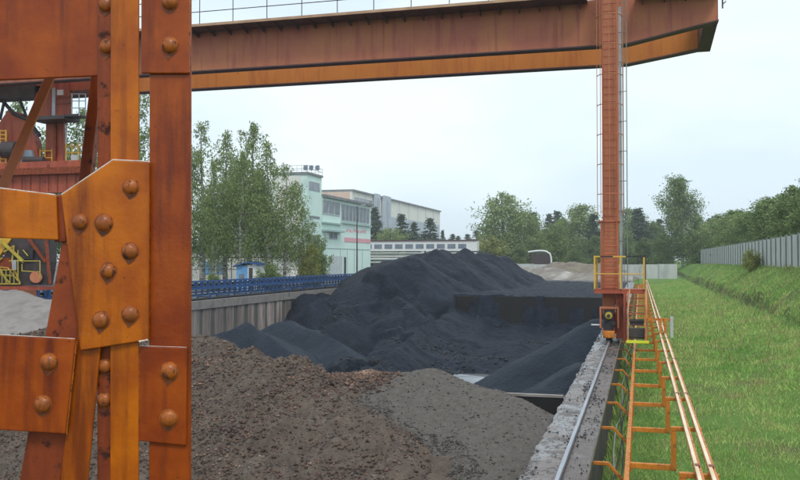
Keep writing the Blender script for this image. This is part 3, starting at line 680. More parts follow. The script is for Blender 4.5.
R_ = [('broad',0,503,205,193,1.0,'largest round broadleaf tree beyond the coal heap'),('broad',1,525,212,213,1.0,'round tree on the right flank of the largest one'),('autumn',0,489,200,243,1.2,'brownish low shrub under the largest round tree'),
 ('spruce',0,533,225,212,1.4,'conifer rising from the right flank of the round tree'),('spruce',1,549,262,214,1.3,'thin spruce in the gap between the two big round trees'),('spruce',0,557,262,211,1.3,'taller thin spruce beside the other in the gap'),
 ('broad',1,580,215,205,.9,'second big round tree, left of the crane leg'),('pine',0,562,232,218,1.0,'dark tree left of the second big round tree'),('bush',1,556,196,234,.8,'pale green rounded bush tree below the thin spruces'),
 ('spruce',1,596,210,214,1.5,'dark conifer directly behind the crane leg, left side'),('broad',0,540,205,232,1.2,'low broad tree behind the white arched shelter'),('pine',1,595,200,236,1.3,'low tree filling in behind the crane leg'),
 ('broad',1,628,250,209,1.0,'yellow-green tree just right of the crane leg'),('spruce',0,640,235,208,1.7,'dark pointed conifer right of the crane leg'),('pine',0,652,240,222,1.3,'tree between the pointed conifer and the tall birch'),
 ('spruce',1,661,262,219,1.5,'distant conifer just left of the tall birch'),('wbirch',0,683,185,179,.92,'tall airy birch standing over the right tree line'),('pine',1,628,205,236,1.5,'low bushy tree at the foot of the yellow-green tree'),
 ('pine',0,645,195,238,1.5,'low bushy tree over the far wall end'),('broad',0,664,190,234,1.1,'low round tree under the left side of the tall birch'),('pine',1,699,178,216,1.0,'bushy tree hugging the right side of the tall birch'),
 ('broad',1,612,215,225,1.2,'tree hidden mostly by the crane leg'),('pine',1,578,190,244,1.5,'low bushy tree before the second big round tree'),('pine',0,520,192,244,1.4,'low bushy tree at the foot of the largest round tree'),
 ('spruce',0,514,240,222,1.3,'conifer tip beside the largest round tree'),('spruce',1,571,250,224,1.4,'distant conifer behind the second round tree')]
for kind,v,px,d,top,wf,lab in R_: plant(kind,v,px,d,top,0,lab,GR,wf)
GH = 'trees in the row behind the concrete fence'
kinds = ['pine','pine','broad','pine','pine','pine','wbirch']
i = 0; y = 50.0; hr = random.Random(21)
while y < 190:
    x = 13.2+hr.uniform(-.5,2.2); d = -math.sin(TH)*x+math.cos(TH)*y; px = 400+FPX*(x*math.cos(TH)+y*math.sin(TH))/d
    top = np.interp(px, [690,712,740,765,790,830,1000], [224,218,213,205,191,184,130])+hr.uniform(-4,5)
    kd = kinds[i%7]
    plant(kd, i%2, px, d, top, 2.3, ('%s tree from the camera in the row behind the concrete fence' % ordw(i)), GH, {'spruce':1.5,'wbirch':1.5}.get(kd,1.3)*1.0)
    i += 1; y += 2.8+y*.024
p = onX(752,268,8.9)
q = plant('autumn',1,752,p.y/math.cos(TH)*.94,254,2.0,'small yellow-green shrub on the bank before the fence',None,1.1)
# ------------------------------------------------------------------ concrete fence on the bank
t = None; GFN = 'panels of the concrete fence on the bank'
fr = thing('concrete_fence', 'grey concrete panel fence on top of the grassy bank at right', 'fence', (10.3, 60, 2.3))
y = 36.0; b = MB()
while y < 160:
    zb = 2.15; dz = .05*hr.random()
    pb = MB(); pb.box(10.27, y+.09, zb, 10.33, y+2.41, zb+2.55+dz)
    pb.build('fence_panel', M['fence'], fr)
    pb = MB(); pb.box(10.2, y-.08, zb, 10.36, y+.08, zb+2.68); pb.build('fence_post', M['fencep'], fr)
    y += 2.5
# far concrete wall
a0 = onY(516,262,150).x; a1 = onY(672,262,150).x
t = thing('far_wall', 'pale grey-blue concrete wall across the far end of the yard', 'wall', ((a0+a1)/2,150,0))
x = a0
while x < a1:
    b = MB(); b.box(x+.05,150,-.1,x+2.9,150.12,2.25+.1*hr.random()); b.build('wall_panel', M['fence'], t)
    b = MB(); b.box(x-.1,149.95,-.1,x+.05,150.2,2.4); b.build('wall_post', M['grey'], t); x += 2.95
# arched shelter
c = onY(541,262,160); t = thing('shelter', 'small dark shelter with a white curved roof edge at the far wall', 'shelter', (c.x,160,0))
b = MB(); b.box(c.x-1.9,160,0,c.x+1.6,162.5,4.1); b.build('body', M['dark'], t)
pts = [(c.x-2.3,159.9,4.45),(c.x-1.2,159.9,4.62),(c.x,159.9,4.7),(c.x+1.0,159.9,4.55),(c.x+1.65,159.9,4.1),(c.x+1.85,159.9,3.4),(c.x+1.9,159.9,1.0)]
b = MB(); b.tube(pts,.16,8); b.build('roof_edge', M['white'], t)
b = MB(); b.box(c.x-2.3,160.1,4.3,c.x+1.2,162.6,4.5); b.build('roof', M['roofg'], t)

# ------------------------------------------------------------------ buildings on the left
def bX(mb, X, px0, px1, z0, z1, proud=.1, thick=None):
    ya, yb = onX(px0,240,X).y, onX(px1,240,X).y
    mb.box(X-(thick or .1), ya, z0, X+proud, yb, z1)
HX = -50.0
ya, yb, yc = onX(307,240,HX).y, onX(321.5,240,HX).y, onX(370.5,240,HX).y
xt = onY(272,240,ya).x
t = thing('tower_building', 'pale mint tower with a railed flat roof rising beside the birches', 'building', (HX-4, ya+3, 0))
b = MB(); b.box(xt, ya, 0, HX, yb, 16.4); b.build('walls', M['mint'], t)
b = MB(); b.box(xt-.2, ya-.2, 16.4, HX+.2, yb+.2, 16.75); b.build('roof', M['roofg'], t)
b = MB(); b.box(xt+.3, ya-.06, 0, HX-1.1, ya-.001, 16.2); b.build('cream_facing', M['cream'], t)
for (p0_, p1_, z0, z1) in ((309,319.5,14.0,15.4),(309,319.5,9.6,10.0),(309,319.5,5.6,7.0)):
    b = MB(); bX(b, HX, p0_, p1_, z0, z1, .05); b.build('window', M['glassg'], t)
b = MB(); zt = 16.75
for z in (zt+.55, zt+1.05):
    b.tube([(xt,ya-.1,z),(HX+.1,ya-.1,z),(HX+.1,yb,z),(xt,yb,z)], .05, 6)
for k in range(8): xx = xt+(HX-xt)*k/7; b.tube([(xx,ya-.1,zt),(xx,ya-.1,zt+1.05)], .05, 6)
for k in range(5): yy = ya+(yb-ya)*k/4; b.tube([(HX+.1,yy,zt),(HX+.1,yy,zt+1.05)], .05, 6)
b.build('roof_railing', M['white'], t)
for p_ in (305.5, 311.2, 317.5):
    c = W(p_,167.5,134); b = MB(); b.box(c.x-.3,c.y-.1,c.z-.4,c.x+.3,c.y+.15,c.z+.3); b.tube([(c.x,c.y+.2,zt-.02),(c.x,c.y+.2,c.z+.4)],.06,6); b.build('roof_lamp', M['glassg'], t)
t = thing('hall', 'pale mint factory hall with a grey window band and a pink stripe', 'building', (HX-10, (yb+yc)/2, 0))
b = MB(); b.box(HX-22, yb+.25, 0, HX, yc, 13.3); b.build('walls', M['mint'], t)
b = MB(); b.box(HX-22.2, yb+.25, 13.3, HX+.55, yc+.4, 13.75); b.build('roof', M['roofg'], t)
def win(mb_args, t, nb_, vert=True, m='glassg'):
    X, p0_, p1_, z0, z1 = mb_args; b = MB(); bX(b, X, p0_, p1_, z0, z1, .05); o = b.build('window', M[m], t)
    ya_, yb_ = onX(p0_,240,X).y, onX(p1_,240,X).y; b = MB()
    for k in range(nb_+1):
        yy = ya_+(yb_-ya_)*k/nb_; b.box(X, yy-.07, z0, X+.1, yy+.07, z1)
    b.box(X,ya_,z0-.1,X+.12,yb_,z0+.02); b.box(X,ya_,z1-.02,X+.12,yb_,z1+.1)
    b.build('window_frame', M['frame'], o); return o
win((HX,322.3,339.5,10.7,12.8), t, 3); win((HX,341,369,9.9,12.7), t, 8)
b = MB(); bX(b,HX,321.8,340,9.0,9.25,.5); bX(b,HX,340.5,370,9.35,9.6,.4); b.build('ledge', M['mintd'], t)
b = MB(); bX(b,HX,322,340,7.7,8.0,.9); b.build('canopy', M['mintd'], t)
win((HX,329,337,6.6,7.6), t, 2)
b = MB(); bX(b,HX,344,370.3,6.2,7.0,.06); b.build('pink_stripe', M['pink'], t)
rr = random.Random(4); b = MB(); p_ = 346
while p_ < 366:
    w_ = rr.uniform(.7,1.6); z_ = 8.05+rr.uniform(-.1,.1); bX(b,HX,p_,p_+w_,z_,z_+rr.uniform(.3,.6),.05); p_ += w_+rr.uniform(.5,1.2)
b.build('faded_marks', M['pink'], t)
b = MB(); bX(b,HX,322,370.3,4.9,5.02,.05)
for p_ in (340,347,354,362): bX(b,HX,p_,p_+.35,0,4.9,.05)
b.build('cladding_joints', M['mintd'], t)
b = MB(); bX(b,HX,328,342,0,3.7,.08); b.build('gate', M['frame'], t)
b = MB(); bX(b,HX,344,345.6,0,3.5,.12); b.build('downpipe', M['dark'], t)
bl = W(357,262,138)
t = thing('lamp_post', 'thin dark lamp post before the mint hall', 'lamp post', (bl.x,bl.y,0))
zt_ = W(357,206,138).z
b = MB(); b.tube([(bl.x,bl.y,0),(bl.x,bl.y,zt_)],[.14,.08],8); b.build('post', M['dark'], t)
b = MB(); b.tube([(bl.x,bl.y,zt_-.05),(bl.x+.9,bl.y-.2,zt_+.15)],.05,6); b.box(bl.x+.8,bl.y-.4,zt_+.05,bl.x+1.4,bl.y,zt_+.2); b.build('lamp_head', M['grey'], t)
# long hall
LX = -90.0; y1, y2 = onX(352,240,LX).y, onX(440,240,LX).y; zt = 25.4
t = thing('long_hall', 'long pale factory hall with blue-grey cladding and a peach end wall', 'building', (LX-10,(y1+y2)/2,0))
b = MB(); b.box(LX-34, y1, 0, LX, y2, zt); b.build('walls', M['cream'], t)
b = MB(); b.box(LX-30, y1-.15, 12, LX-.8, y1-.01, zt-.3); b.build('end_facing', M['peach'], t)
b = MB(); b.box(LX-34.3, y1-.2, zt, LX+.6, y2+.3, zt+.55); b.build('roof', M['roofg'], t)
b = MB(); b.box(LX, y1+2, 12.5, LX+.2, y2-2, 19.2); b.build('lower_cladding', M['bluegrey'], t)
win((LX+.02,354,372,21.3,23.6), t, 4)
b = MB()
for k in range(1,9): yy = y1+(y2-y1)*k/9; b.box(LX+.005,yy-.2,19.25,LX+.25,yy+.2,zt-.05)
b.build('pilasters', M['frame'], t)
for (p0_,p1_,top) in ((376,380.6,193.5),(384.5,391,195.5)):
    a, c = onX(p0_,top,LX+1.2), onX(p1_,top,LX+1.2); b = MB(); b.box(LX+.3, a.y, 0, LX+1.2, c.y, a.z); b.build('stair_tower', M['bluegrey'], t)
    b = MB(); yy = (a.y+c.y)/2; b.box(LX+1.2, yy-1.2, 6, LX+1.26, yy+1.2, a.z-1.5); b.build('window', M['glassg'], t)
# pipe gallery on posts
GY = 183.0; x0, x1 = onY(362,245,GY).x, onY(477,245,GY).x
t = thing('conveyor_gallery', 'long white gallery on posts with a row of windows, behind the coal heap', 'gallery', ((x0+x1)/2,GY,0))
b = MB(); b.box(x0,GY,4.95,x1,GY+2.5,7.1); b.build('walls', M['white'], t)
b = MB(); b.box(x0,GY-.2,7.1,x1,GY+2.7,7.35); b.build('roof', M['flange'], t)
x = x0+.5; k = 0
while x < x1-2.3:
    b = MB(); b.box(x,GY-.05,5.45,x+1.75,GY-.001,6.45); b.build('window', M['glassg'], t); x += 2.35; k += 1
b = MB(); b.box(x0,GY+.2,3.6,x1,GY+1.8,4.2); b.build('lower_deck', M['creamw'], t)
b = MB(); b.tube([(x0,GY-.1,4.5),(x1,GY-.1,4.5)],.14,8); b.tube([(x0,GY-.1,3.2),(x1,GY-.1,3.2)],.22,8); b.tube([(x0,GY-.1,2.5),(x1,GY-.1,2.5)],.16,8); b.build('pipes', M['frame'], t)
x = x0+2
while x < x1:
    b = MB(); b.box(x,GY+.4,0,x+.4,GY+.8,4.94); b.build('post', M['dark'], t); x += 6
# low white building behind the birches
LY = 104.0; x0, x1 = onY(120,260,LY).x, onY(264,260,LY).x
t = thing('low_building', 'low off-white single-storey building under the birches', 'building', ((x0+x1)/2,LY+4,0))
b = MB(); b.box(x0,LY,0,x1,LY+9,4.5); b.build('walls', M['creamw'], t)
b = MB(); b.box(x0-.3,LY-.5,4.5,x1+.3,LY+9.3,4.8); b.build('roof', M['roofg'], t)
for p0_, p1_ in ((176,186),(206,215),(216.5,225),(262-16,262-9)):
    a, c = onY(p0_,262,LY).x, onY(p1_,262,LY).x; b = MB(); b.box(a,LY-.05,1.3,c,LY-.001,2.7); o = b.build('window', M['glassg'], t)
    b = MB(); b.box(a-.08,LY-.1,1.2,c+.08,LY-.051,1.32); b.box((a+c)/2-.05,LY-.1,1.32,(a+c)/2+.05,LY-.051,2.7); b.build('window_frame', M['bluel'], o)
b = MB(); b.box(onY(205,262,LY).x,LY-.06,1.1,onY(206,262,LY).x+.3,LY-.01,2.8); b.build('shutter', M['bluel'], t)
# pipe rack / frame in front of the low building
t = thing('pipe_rack', 'thin dark pipe frame standing before the low white building', 'frame', (-44,92,0))
a, c = onY(192,260,92).x, onY(300,260,92).x; b = MB()
b.tube([(a,92,3.3),(c,92,3.3)],.06,6); b.tube([(a,92,1.9),(c,92,1.9)],.04,6); b.build('pipe', M['dark'], t)
for k in range(9):
    xx = a+(c-a)*k/8; b = MB(); b.tube([(xx,92,0),(xx,92,3.35)],.06,6); b.build('post', M['mintd'], t)
# blue hut
c = onY(247,270,80); hx0, hx1 = onY(235.5,270,80).x, onY(257.5,270,80).x
t = thing('hut', 'small light blue hut with a tilted roof behind the conveyor', 'hut', (c.x,81,0))
hm = hx0+(hx1-hx0)*.55
b = MB(); b.box(hx0+.1,80,0,hm,82,2.45); b.build('front_wall', M['bluel'], t)
b = MB(); b.box(hm,80.02,0,hx1-.1,82,2.5); b.build('side_wall', M['white'], t)
b = MB(); b.prism([(hx0-.15,79.7,2.42),(hm,79.7,2.85),(hx1+.1,79.7,2.6),(hx1+.1,79.7,2.5),(hm,79.7,2.72),(hx0-.15,79.7,2.3)],(0,2.6,0)); b.build('roof', M['blue'], t)
b = MB(); b.box(hm+.15,79.96,0,hm+.55,80.015,2.2); b.build('door', M['dark'], t)
b = MB(); b.box(hx0+.4,79.95,1.0,hx0+.95,79.995,1.6); b.build('window', M['glassg'], t)

# ------------------------------------------------------------------ blue conveyor on the left wall
t = thing('belt_conveyor', 'long blue belt conveyor running along the top of the left wall', 'conveyor', (-32.9,60,0))
for x in (-32.35,-33.45):
    b = MB(); b.box(x-.05,18,.74,x+.05,118,.92); b.build('stringer', M['blue'], t)
    b = MB(); b.box(x-.04,18,.24,x+.04,118,.32); b.build('lower_rail', M['blue'], t)
    b = MB(); b.box(x-.03,18,1.3,x+.03,118,1.38); b.build('top_rail', M['blue'], t)
b = MB(); y = 18.6; 
vs = [(-33.25,18,1.16),(-33.05,18,1.0),(-32.75,18,1.0),(-32.55,18,1.16)]
b.prism(vs,(0,100,0)); b.build('belt', M['rubber'], t)
y = 30.0; i = 0; pa = pb_ = None
while y < 112 and i < 95:
    b = MB(); b.box(-32.42,y-.05,.32,-32.33,y+.05,1.3); b.box(-33.5,y-.05,.32,-33.41,y+.05,1.3); b.box(-33.41,y-.04,.5,-32.42,y+.04,.56)
    b.box(-32.44,y-.3,.95,-32.39,y+.25,1.28)
    b.build('idler_frame', M['blue'], t); y += .95; i += 1
y = 20.0; i = 0
while y < 118:
    b = MB(); b.box(-32.4,y-.06,.0,-32.3,y+.06,.24); b.box(-33.5,y-.06,.0,-33.4,y+.06,.24); b.box(-33.4,y-.04,.1,-32.4,y+.04,.16); b.build('leg', M['blue'], t); y += 3.2; i += 1

# ------------------------------------------------------------------ gantry crane
GYN, GYF, ZB, ZT = 34.2, 37.7, 11.28, 13.0
t = thing('gantry_crane', 'huge rusty orange gantry crane spanning the coal yard', 'crane', (-16, 35, 0))
def girder(Y, m, xe, ze, nm):
    zk = ZB+.0; xk = -.45
    b = MB(); b.prism([(-37,Y,ZT),(-37,Y,zk),(xk,Y,zk),(xe,Y,ze),(xe,Y,ZT+.6),(xk,Y,ZT+.05)],(0,.42,0)); o = b.build(nm, m, t)
    b = MB(); b.box(-37,Y-.05,zk-.05,xk,Y+.47,zk-.001); b.prism([(xk,Y-.05,zk-.001),(xe+.02,Y-.05,ze-.001),(xe+.02,Y-.05,ze-.05),(xk,Y-.05,zk-.05)],(0,.52,0)); b.build('bottom_flange', M['flange'], o)
    x = -36
    while x < xe: b = MB(); b.box(x-.012,Y-.018,zk+.05+(max(0,x-xk)*.19),x+.012,Y-.001,ZT-.1); b.build('weld_seam', m, o); x += 2.35
    return o
girder(GYN, M['girder'], 2.86, 11.95, 'front_girder'); girder(GYF, M['girder2'], 2.35, 11.72, 'rear_girder')
b = MB(); b.prism([(2.36,GYN+.421,11.86),(2.36,GYF+.42,11.66),(2.36,GYF+.42,13.4),(2.36,GYN+.421,13.4)],(.5,0,0)); b.build('end_beam', M['flange'], t)  # shade on the end beam is put into its dark colour
b = MB(); b.box(-37,GYN-1.05,12.93,-1.9,GYN-.001,13.0); b.box(-.1,GYN-1.05,12.93,2.9,GYN-.001,13.0); b.build('walkway', M['flange'], t)  # shaded walkway underside, darkened by its material colour
b = MB(); b.box(-37,GYN-1.09,12.91,-1.9,GYN-1.051,13.02); b.box(-.1,GYN-1.09,12.91,2.9,GYN-1.051,13.02); b.build('walkway_edge', M['walk'], t)
x = -36.5
while x < 2.8:
    if not -2.0 < x < 0: b = MB(); b.prism([(x-.02,GYN-1.0,12.925),(x-.02,GYN-.02,12.925),(x-.02,GYN-.02,12.72)],(.04,0,0)); b.build('walkway_bracket', M['flange'], t)
    x += .78
b = MB()
for z in (13.55,14.1):
    b.tube([(-37,GYN-1.0,z),(-2.0,GYN-1.0,z)],.018,6); b.tube([(-.1,GYN-1.0,z),(2.9,GYN-1.0,z)],.018,6)
x = -36.6
while x < 2.9:
    if not -1.95 < x < -.15: b.tube([(x,GYN-1.0,13.0),(x,GYN-1.0,14.1)],.018,6)
    x += 1.55
b.build('walkway_railing', M['dark'], t)
b = MB(); pts = [(3.0,GYN-.2,12.3+.0),(3.0,GYN-.2,14)]; b.tube(pts,.03,6); b.tube([(3.12,GYN-.2,12.6),(3.12,GYN-.2,14)],.03,6)
for k in range(5): b.tube([(3.0,GYN-.2,12.45+k*.3),(3.12,GYN-.2,12.55+k*.3)],.02,5)
b.build('end_ladder', M['dark'], t)
# right leg
lx0, lx1, ly0, ly1 = -1.33, -.74, 33.0, 33.55
b = MB(); b.box(lx0,ly0,4.4,lx1,ly1,16.5); o = b.build('leg', M['leg'], t, bevel=.02)
b = MB(); b.box(lx0-.08,ly0-.06,1.95,lx1-.02,ly1+.05,4.4); b.box(lx0-.14,ly0-.1,4.4,lx1+.05,ly1+.1,4.46); b.box(lx0-.02,ly0+.05,1.0,lx1-.16,ly1,1.95); b.build('lower_sleeve', M['leg'], o, bevel=.012)
b = MB(); b.box(lx1+.02,ly0+.1,1.9,lx1+.12,ly0+.2,12.4); b.build('conduit', M['grey'], o)
b = MB(); b.tube([(lx1+.30,ly0-.1,2.0),(lx1+.30,ly0-.1,15)],.02,6); b.tube([(lx1+.18,ly0-.05,2.0),(lx1+.18,ly0-.05,15)],.014,6)
z = 2.6
while z < 15: b.tube([(lx1+.0,ly0,z),(lx1+.3,ly0-.1,z)],.014,5); z += 1.1
b.build('service_pipe', M['fencep'], o)
lad = MB(); lc = -1.04
for s_ in (-.23,.23): lad.box(lc+s_-.015,ly0-.20,2.0,lc+s_+.015,ly0-.15,16)
z = 2.1
while z < 16: lad.tube([(lc-.23,ly0-.175,z),(lc+.23,ly0-.175,z)],.018,5); z += .28
la = lad.build('ladder', M['redsteel'], t)
b = MB(); z = 5.4
while z < 16:
    pts = [(lc+.46*math.cos(a)*1.0, ly0-.17-.6*math.sin(a), z) for a in [math.pi*k/12 for k in range(13)]]
    b.tube(pts,.016,6); z += 1.09
for a in (0.02,.8,1.57,2.34,3.12): b.tube([(lc+.46*math.cos(a),ly0-.17-.6*math.sin(a),4.65),(lc+.46*math.cos(a),ly0-.17-.6*math.sin(a),16)],.012,5)
b.build('ladder_cage', M['leg'], la)
# platform with railing
b = MB(); b.box(-1.60,32.1,1.80,.18,33.9,1.93); b.build('platform', M['redsteel'], t)
b = MB(); posts = [(-1.58,32.12),(-.68,32.12),(.14,32.12),(-1.58,33.85),(.14,33.85)]
b.box(-1.6,32.09,1.931,.17,32.12,1.96); rl = b.build('railing', M['redsteel'], t)
for x,y in posts: b = MB(); b.box(x-.03,y-.03,1.93,x+.03,y+.03,3.1); b.build('railing_post', M['yellow'], rl)
b = MB(); b.tube([(-1.58,32.12,2.5),(.14,32.12,2.5),(.14,33.85,2.5)],.022,6); b.tube([(-1.58,32.12,2.5),(-1.58,33.85,2.5)],.022,6); b.build('mid_rail', M['yellow'], rl)
b = MB(); b2 = MB()
for k in range(8):
    xa, xb = -1.61+k*.225, -1.61+(k+1)*.225; (b if k in (0,3,4) else b2).box(xa,32.09,3.1,xb,32.15,3.15)
b.box(-1.6,32.15,3.1,-1.55,33.9,3.15); b2.box(.12,32.15,3.1,.17,33.9,3.15); b2.box(.165,32.085,2.0,.2,32.15,3.1)
b.build('top_rail', M['yellow'], rl); b2.build('black_stripes', M['black'], rl)
# stairs from the platform towards the camera
b = MB()
for x in (-.42,.17): b.bar((x,31.5,.15),(x,32.1,1.85),.05,.14,(0,1,0))
st = b.build('stair', M['orange'], t)
for k in range(6):
    z = .32+k*.26; y = 31.52+k*.1; b = MB(); b.box(-.39,y-.02,z,.14,y+.24,z+.03); b.build('tread', M['dark' if k<3 else 'redsteel'], st)
b = MB(); b.box(-.40,31.55,.24,.15,31.6,.62); b.box(-.36,31.75,.7,.12,31.8,.92); b.build('riser_plate', M['dark'], st)
b = MB(); b.box(-.58,32.0,.12,-.47,32.4,1.8); b.build('side_post', M['redsteel'], st)
b = MB(); b.box(.18,32.0,.12,.26,32.3,1.8); b.build('side_post', M['orange'], st)
b = MB(); b.box(-.48,31.3,.12,.28,31.5,.2); b.build('step_edge', M['lime'], st)
b = MB(); b.tube([(-.42,31.35,.3),(-.42,31.35,1.15),(-.36,31.9,2.0)],.025,6); b.tube([(.2,31.35,.3),(.2,31.4,1.3),(.2,32.0,2.3)],.025,6); b.build('handrail', M['walk'], st)
# bogie with motor and buffer
b = MB(); b.box(-1.32,32.35,.30,-.88,34.6,.62); b.box(-1.3,32.9,.62,-.8,33.7,1.05); bg = b.build('bogie', M['redsteel'], t, bevel=.02)
for y in (32.7,34.25):
    b = MB(); b.cyl((-1.17,y,.305),(-1.01,y,.305),.22,24); b.cyl((-1.21,y,.305),(-1.17,y,.305),.26,24); b.build('wheel', M['dark'], bg)
b = MB(); b.box(-1.42,32.3,.55,-1.36,32.5,1.25); b.box(-.80,32.3,.55,-.74,32.5,1.25); b.box(-1.42,32.3,1.25,-.74,32.5,1.31); b.build('guard_frame', M['leg'], bg)
b = MB(); b.cyl((-1.1,32.2,1.0),(-1.1,32.5,1.0),.13,20); b.cyl((-1.1,32.12,1.0),(-1.1,32.2,1.0),.10,16); b.build('motor', M['ydark'], bg)
b = MB(); b.box(-1.27,32.36,.60,-.93,32.5,1.2); b.cyl((-1.1,32.08,1.0),(-1.1,32.13,1.0),.06,12); b.box(-1.24,32.22,.80,-1.14,32.4,.95); b.cyl((-1.1,32.3,.62),(-1.1,32.55,.62),.2,16); b.cyl((-.93,32.2,.72),(-.93,32.4,.72),.08,12); b.build('gear_hub', M['black'], bg)
b = MB(); b.box(-1.30,32.05,.20,-.88,32.32,.46); b.build('buffer', M['orange'], bg, bevel=.04)
b = MB(); b.box(-1.72,32.3,.64,-1.43,32.34,.68); b.build('marker_rod', M['white'], bg)
b = MB(); b.box(-.86,32.5,.15,-.60,34.3,1.85); b.box(-.58,32.6,.5,-.5,32.7,1.8); b.build('side_frame', M['redsteel'], t, bevel=.01)
for k,(x,z) in enumerate(((-.62,1.5),(-.5,1.35),(-.56,1.1))):
    b = MB(); b.tube([(x,32.3,z+.3),(x+.05,32.28,z),(x-.03,32.3,z-.25),(x+.02,32.3,z-.6)],.02,6); b.build('hanging_cable', M['rubber'], t)
# current collector arm
b = MB(); b.box(.2,31.2,.92,1.02,31.28,1.0); b.tube([(.2,31.24,.95),(.2,32.2,1.7)],.03,6); ca = b.build('collector_arm', M['orange'], t)
b = MB(); b.box(.98,31.1,.35,1.08,31.4,1.05); b.build('collector_box', M['fence'], ca)
b = MB(); b.box(.62,31.1,.502,.70,31.35,.92); b.box(.78,31.1,.502,.86,31.35,.92); b.build('collector_shoe', M['orange'], ca)
# left support, standing on the left wall
b = MB(); b.bar((-32.0,33.2,.9),(-33.2,34.8,11.2),.9,.9); b.build('left_leg', M['leg'], t)
b = MB(); b.bar((-32.0,40,.9),(-33.2,38,11.2),.9,.9); b.build('left_leg', M['leg'], t)
b = MB(); b.box(-32.2,32.5,.3,-31.6,40.8,.95); b.build('left_bogie', M['redsteel'], t)

# ------------------------------------------------------------------ grab trolley hanging under the girders
TY = 35.8
t = thing('crane_trolley', 'red crane trolley with cabin, mast and machine deck hanging under the girders at left', 'crane trolley', tuple(onY(50,100,TY)))
def bY(mb, p0_, q0, p1_, q1, Y, dep):
    a, c = onY(p0_,q0,Y), onY(p1_,q1,Y); mb.box(a.x,Y,a.z,c.x,Y+dep,c.z)
b = MB(); bY(b,-60,76,98,89,TY,1.2); b.build('carriage', M['redsteel'], t)
b = MB(); bY(b,-60,88,34,97,TY-.1,.8); b.build('carriage_skirt', M['dark'], t)
b = MB(); bY(b,34,86,51,117,TY,.35); bY(b,54,78,69,115,TY-.05,.25); cb_ = b.build('cabin', M['redsteel'], t)
b = MB(); bY(b,52,88,55,116,TY-.06,.2); b.build('cabin_pipe', M['grey'], cb_)
b = MB(); bY(b,57,90,63,95,TY-.09,.05); b.build('window', M['white'], cb_)
b = MB(); bY(b,56,97,70,97.8,TY-.09,.05); bY(b,56,103,70,103.8,TY-.09,.05); b.build('cabin_ribs', M['steel_dark'], cb_)
b = MB(); a, c = onY(34,117,TY-.5), onY(86,117,TY-.5); b.box(a.x,TY-.9,a.z-.22,c.x-.9,TY+.3,a.z-.05); b.box(c.x-.9,TY-.9,a.z-.12,c.x-.2,TY-.1,a.z-.03); b.build('platform', M['dark'], t)
b = MB()
for p_ in (72,79,85.5): q0, q1 = onY(p_,94,TY-.8), onY(p_,116,TY-.8); b.tube([q0,q1],.025,6)
for q_ in (94,101,108): b.tube([onY(71,q_,TY-.8), onY(85.5,q_,TY-.8)],.022,6)
b.build('platform_railing', M['grey'], t)
b = MB(); bY(b,46,119,54,166,TY+.3,.2); bY(b,54.4,119,63,166,TY+.25,.15); m_ = b.build('mast', M['redsteel'], t)
b = MB(); bY(b,53.7,119,55.3,166,TY+.12,.12); b.build('mast_joint', M['steel_dark'], m_)
b = MB(); bY(b,65.6,119,66.4,166,TY+.3,.03); b.build('mast_pipe', M['grey'], m_)
b = MB(); bY(b,-60,165,80,171,TY-.6,.9); b.build('machine_deck', M['redsteel'], t)
b = MB()
for p_ in range(-6,80,9): bY(b,p_,173.5,p_+.8,191,TY-.42,.02)
b.build('deck_stiffeners', M['steel_dark'], t)
b = MB(); b.cyl(onY(4,150,TY-.25),onY(18,150,TY-.25),.42,20); b.cyl(onY(24,160,TY-.3),onY(44,160,TY-.3),.16,14); b.build('winch', M['dark'], t)
b = MB(); bY(b,71,155,77,165,TY-.2,.1); b.build('switch_box', M['fence'], t)
b = MB(); bY(b,-60,172,77,192,TY-.4,.6); b.build('deck_beam', M['redsteel'], t)
b = MB(); bY(b,-60,171,80,173,TY-.7,1.0); b.build('deck_flange', M['steel_dark'], t)
b = MB(); pts = [onY(0,122,TY),onY(8,110,TY),onY(20,113,TY),onY(30,128,TY),onY(36,141,TY),onY(38,165,TY),onY(-10,165,TY),onY(-10,122,TY)]; b.prism(pts,(0,.4,0)); b.build('hoist_housing', M['redsteel'], t)
b = MB(); b.tube([onY(0,98,TY+.2),onY(14,114,TY-.05),onY(28,120,TY-.05),onY(40,136,TY-.05)],.09,8); b.build('hose', M['black'], t)
b = MB(); b.prism([onY(19,165,TY-.2),onY(25,150,TY-.2),onY(31,150,TY-.2),onY(36,165,TY-.2)],(0,.15,0)); b.build('motor_cover', M['glassg'], t)
b = MB()
for p_ in (0,6): b.tube([onY(p_,130,TY-.3),onY(p_,164,TY-.3)],.045,6)
for k in range(9): b.tube([onY(0,131+k*4,TY-.3),onY(6,131+k*4,TY-.3)],.035,6)
b.build('ladder', M['yellow'], t)
b = MB()
for p_ in (40,45,52,66,72,78,84): b.tube([onY(p_,149 if p_<60 else 143,TY+.2),onY(p_,165,TY+.2)],.035,6)
for q_ in (150,157): b.tube([onY(66,q_-4,TY+.2),onY(84,q_-4,TY+.2)],.03,6); b.tube([onY(40,q_+1,TY+.2),onY(53,q_+1,TY+.2)],.03,6)
b.build('deck_railing', M['yellow'], t)
b = MB()
for (a0_,b0_,a1_,b1_) in ((19,98,27,118),(5,98,0,120),(-12,98,-2,120)): b.tube([onY(a0_,b0_,TY),onY(a1_,b1_,TY)],.07,6)
b.build('hoist_rope', M['black'], t)
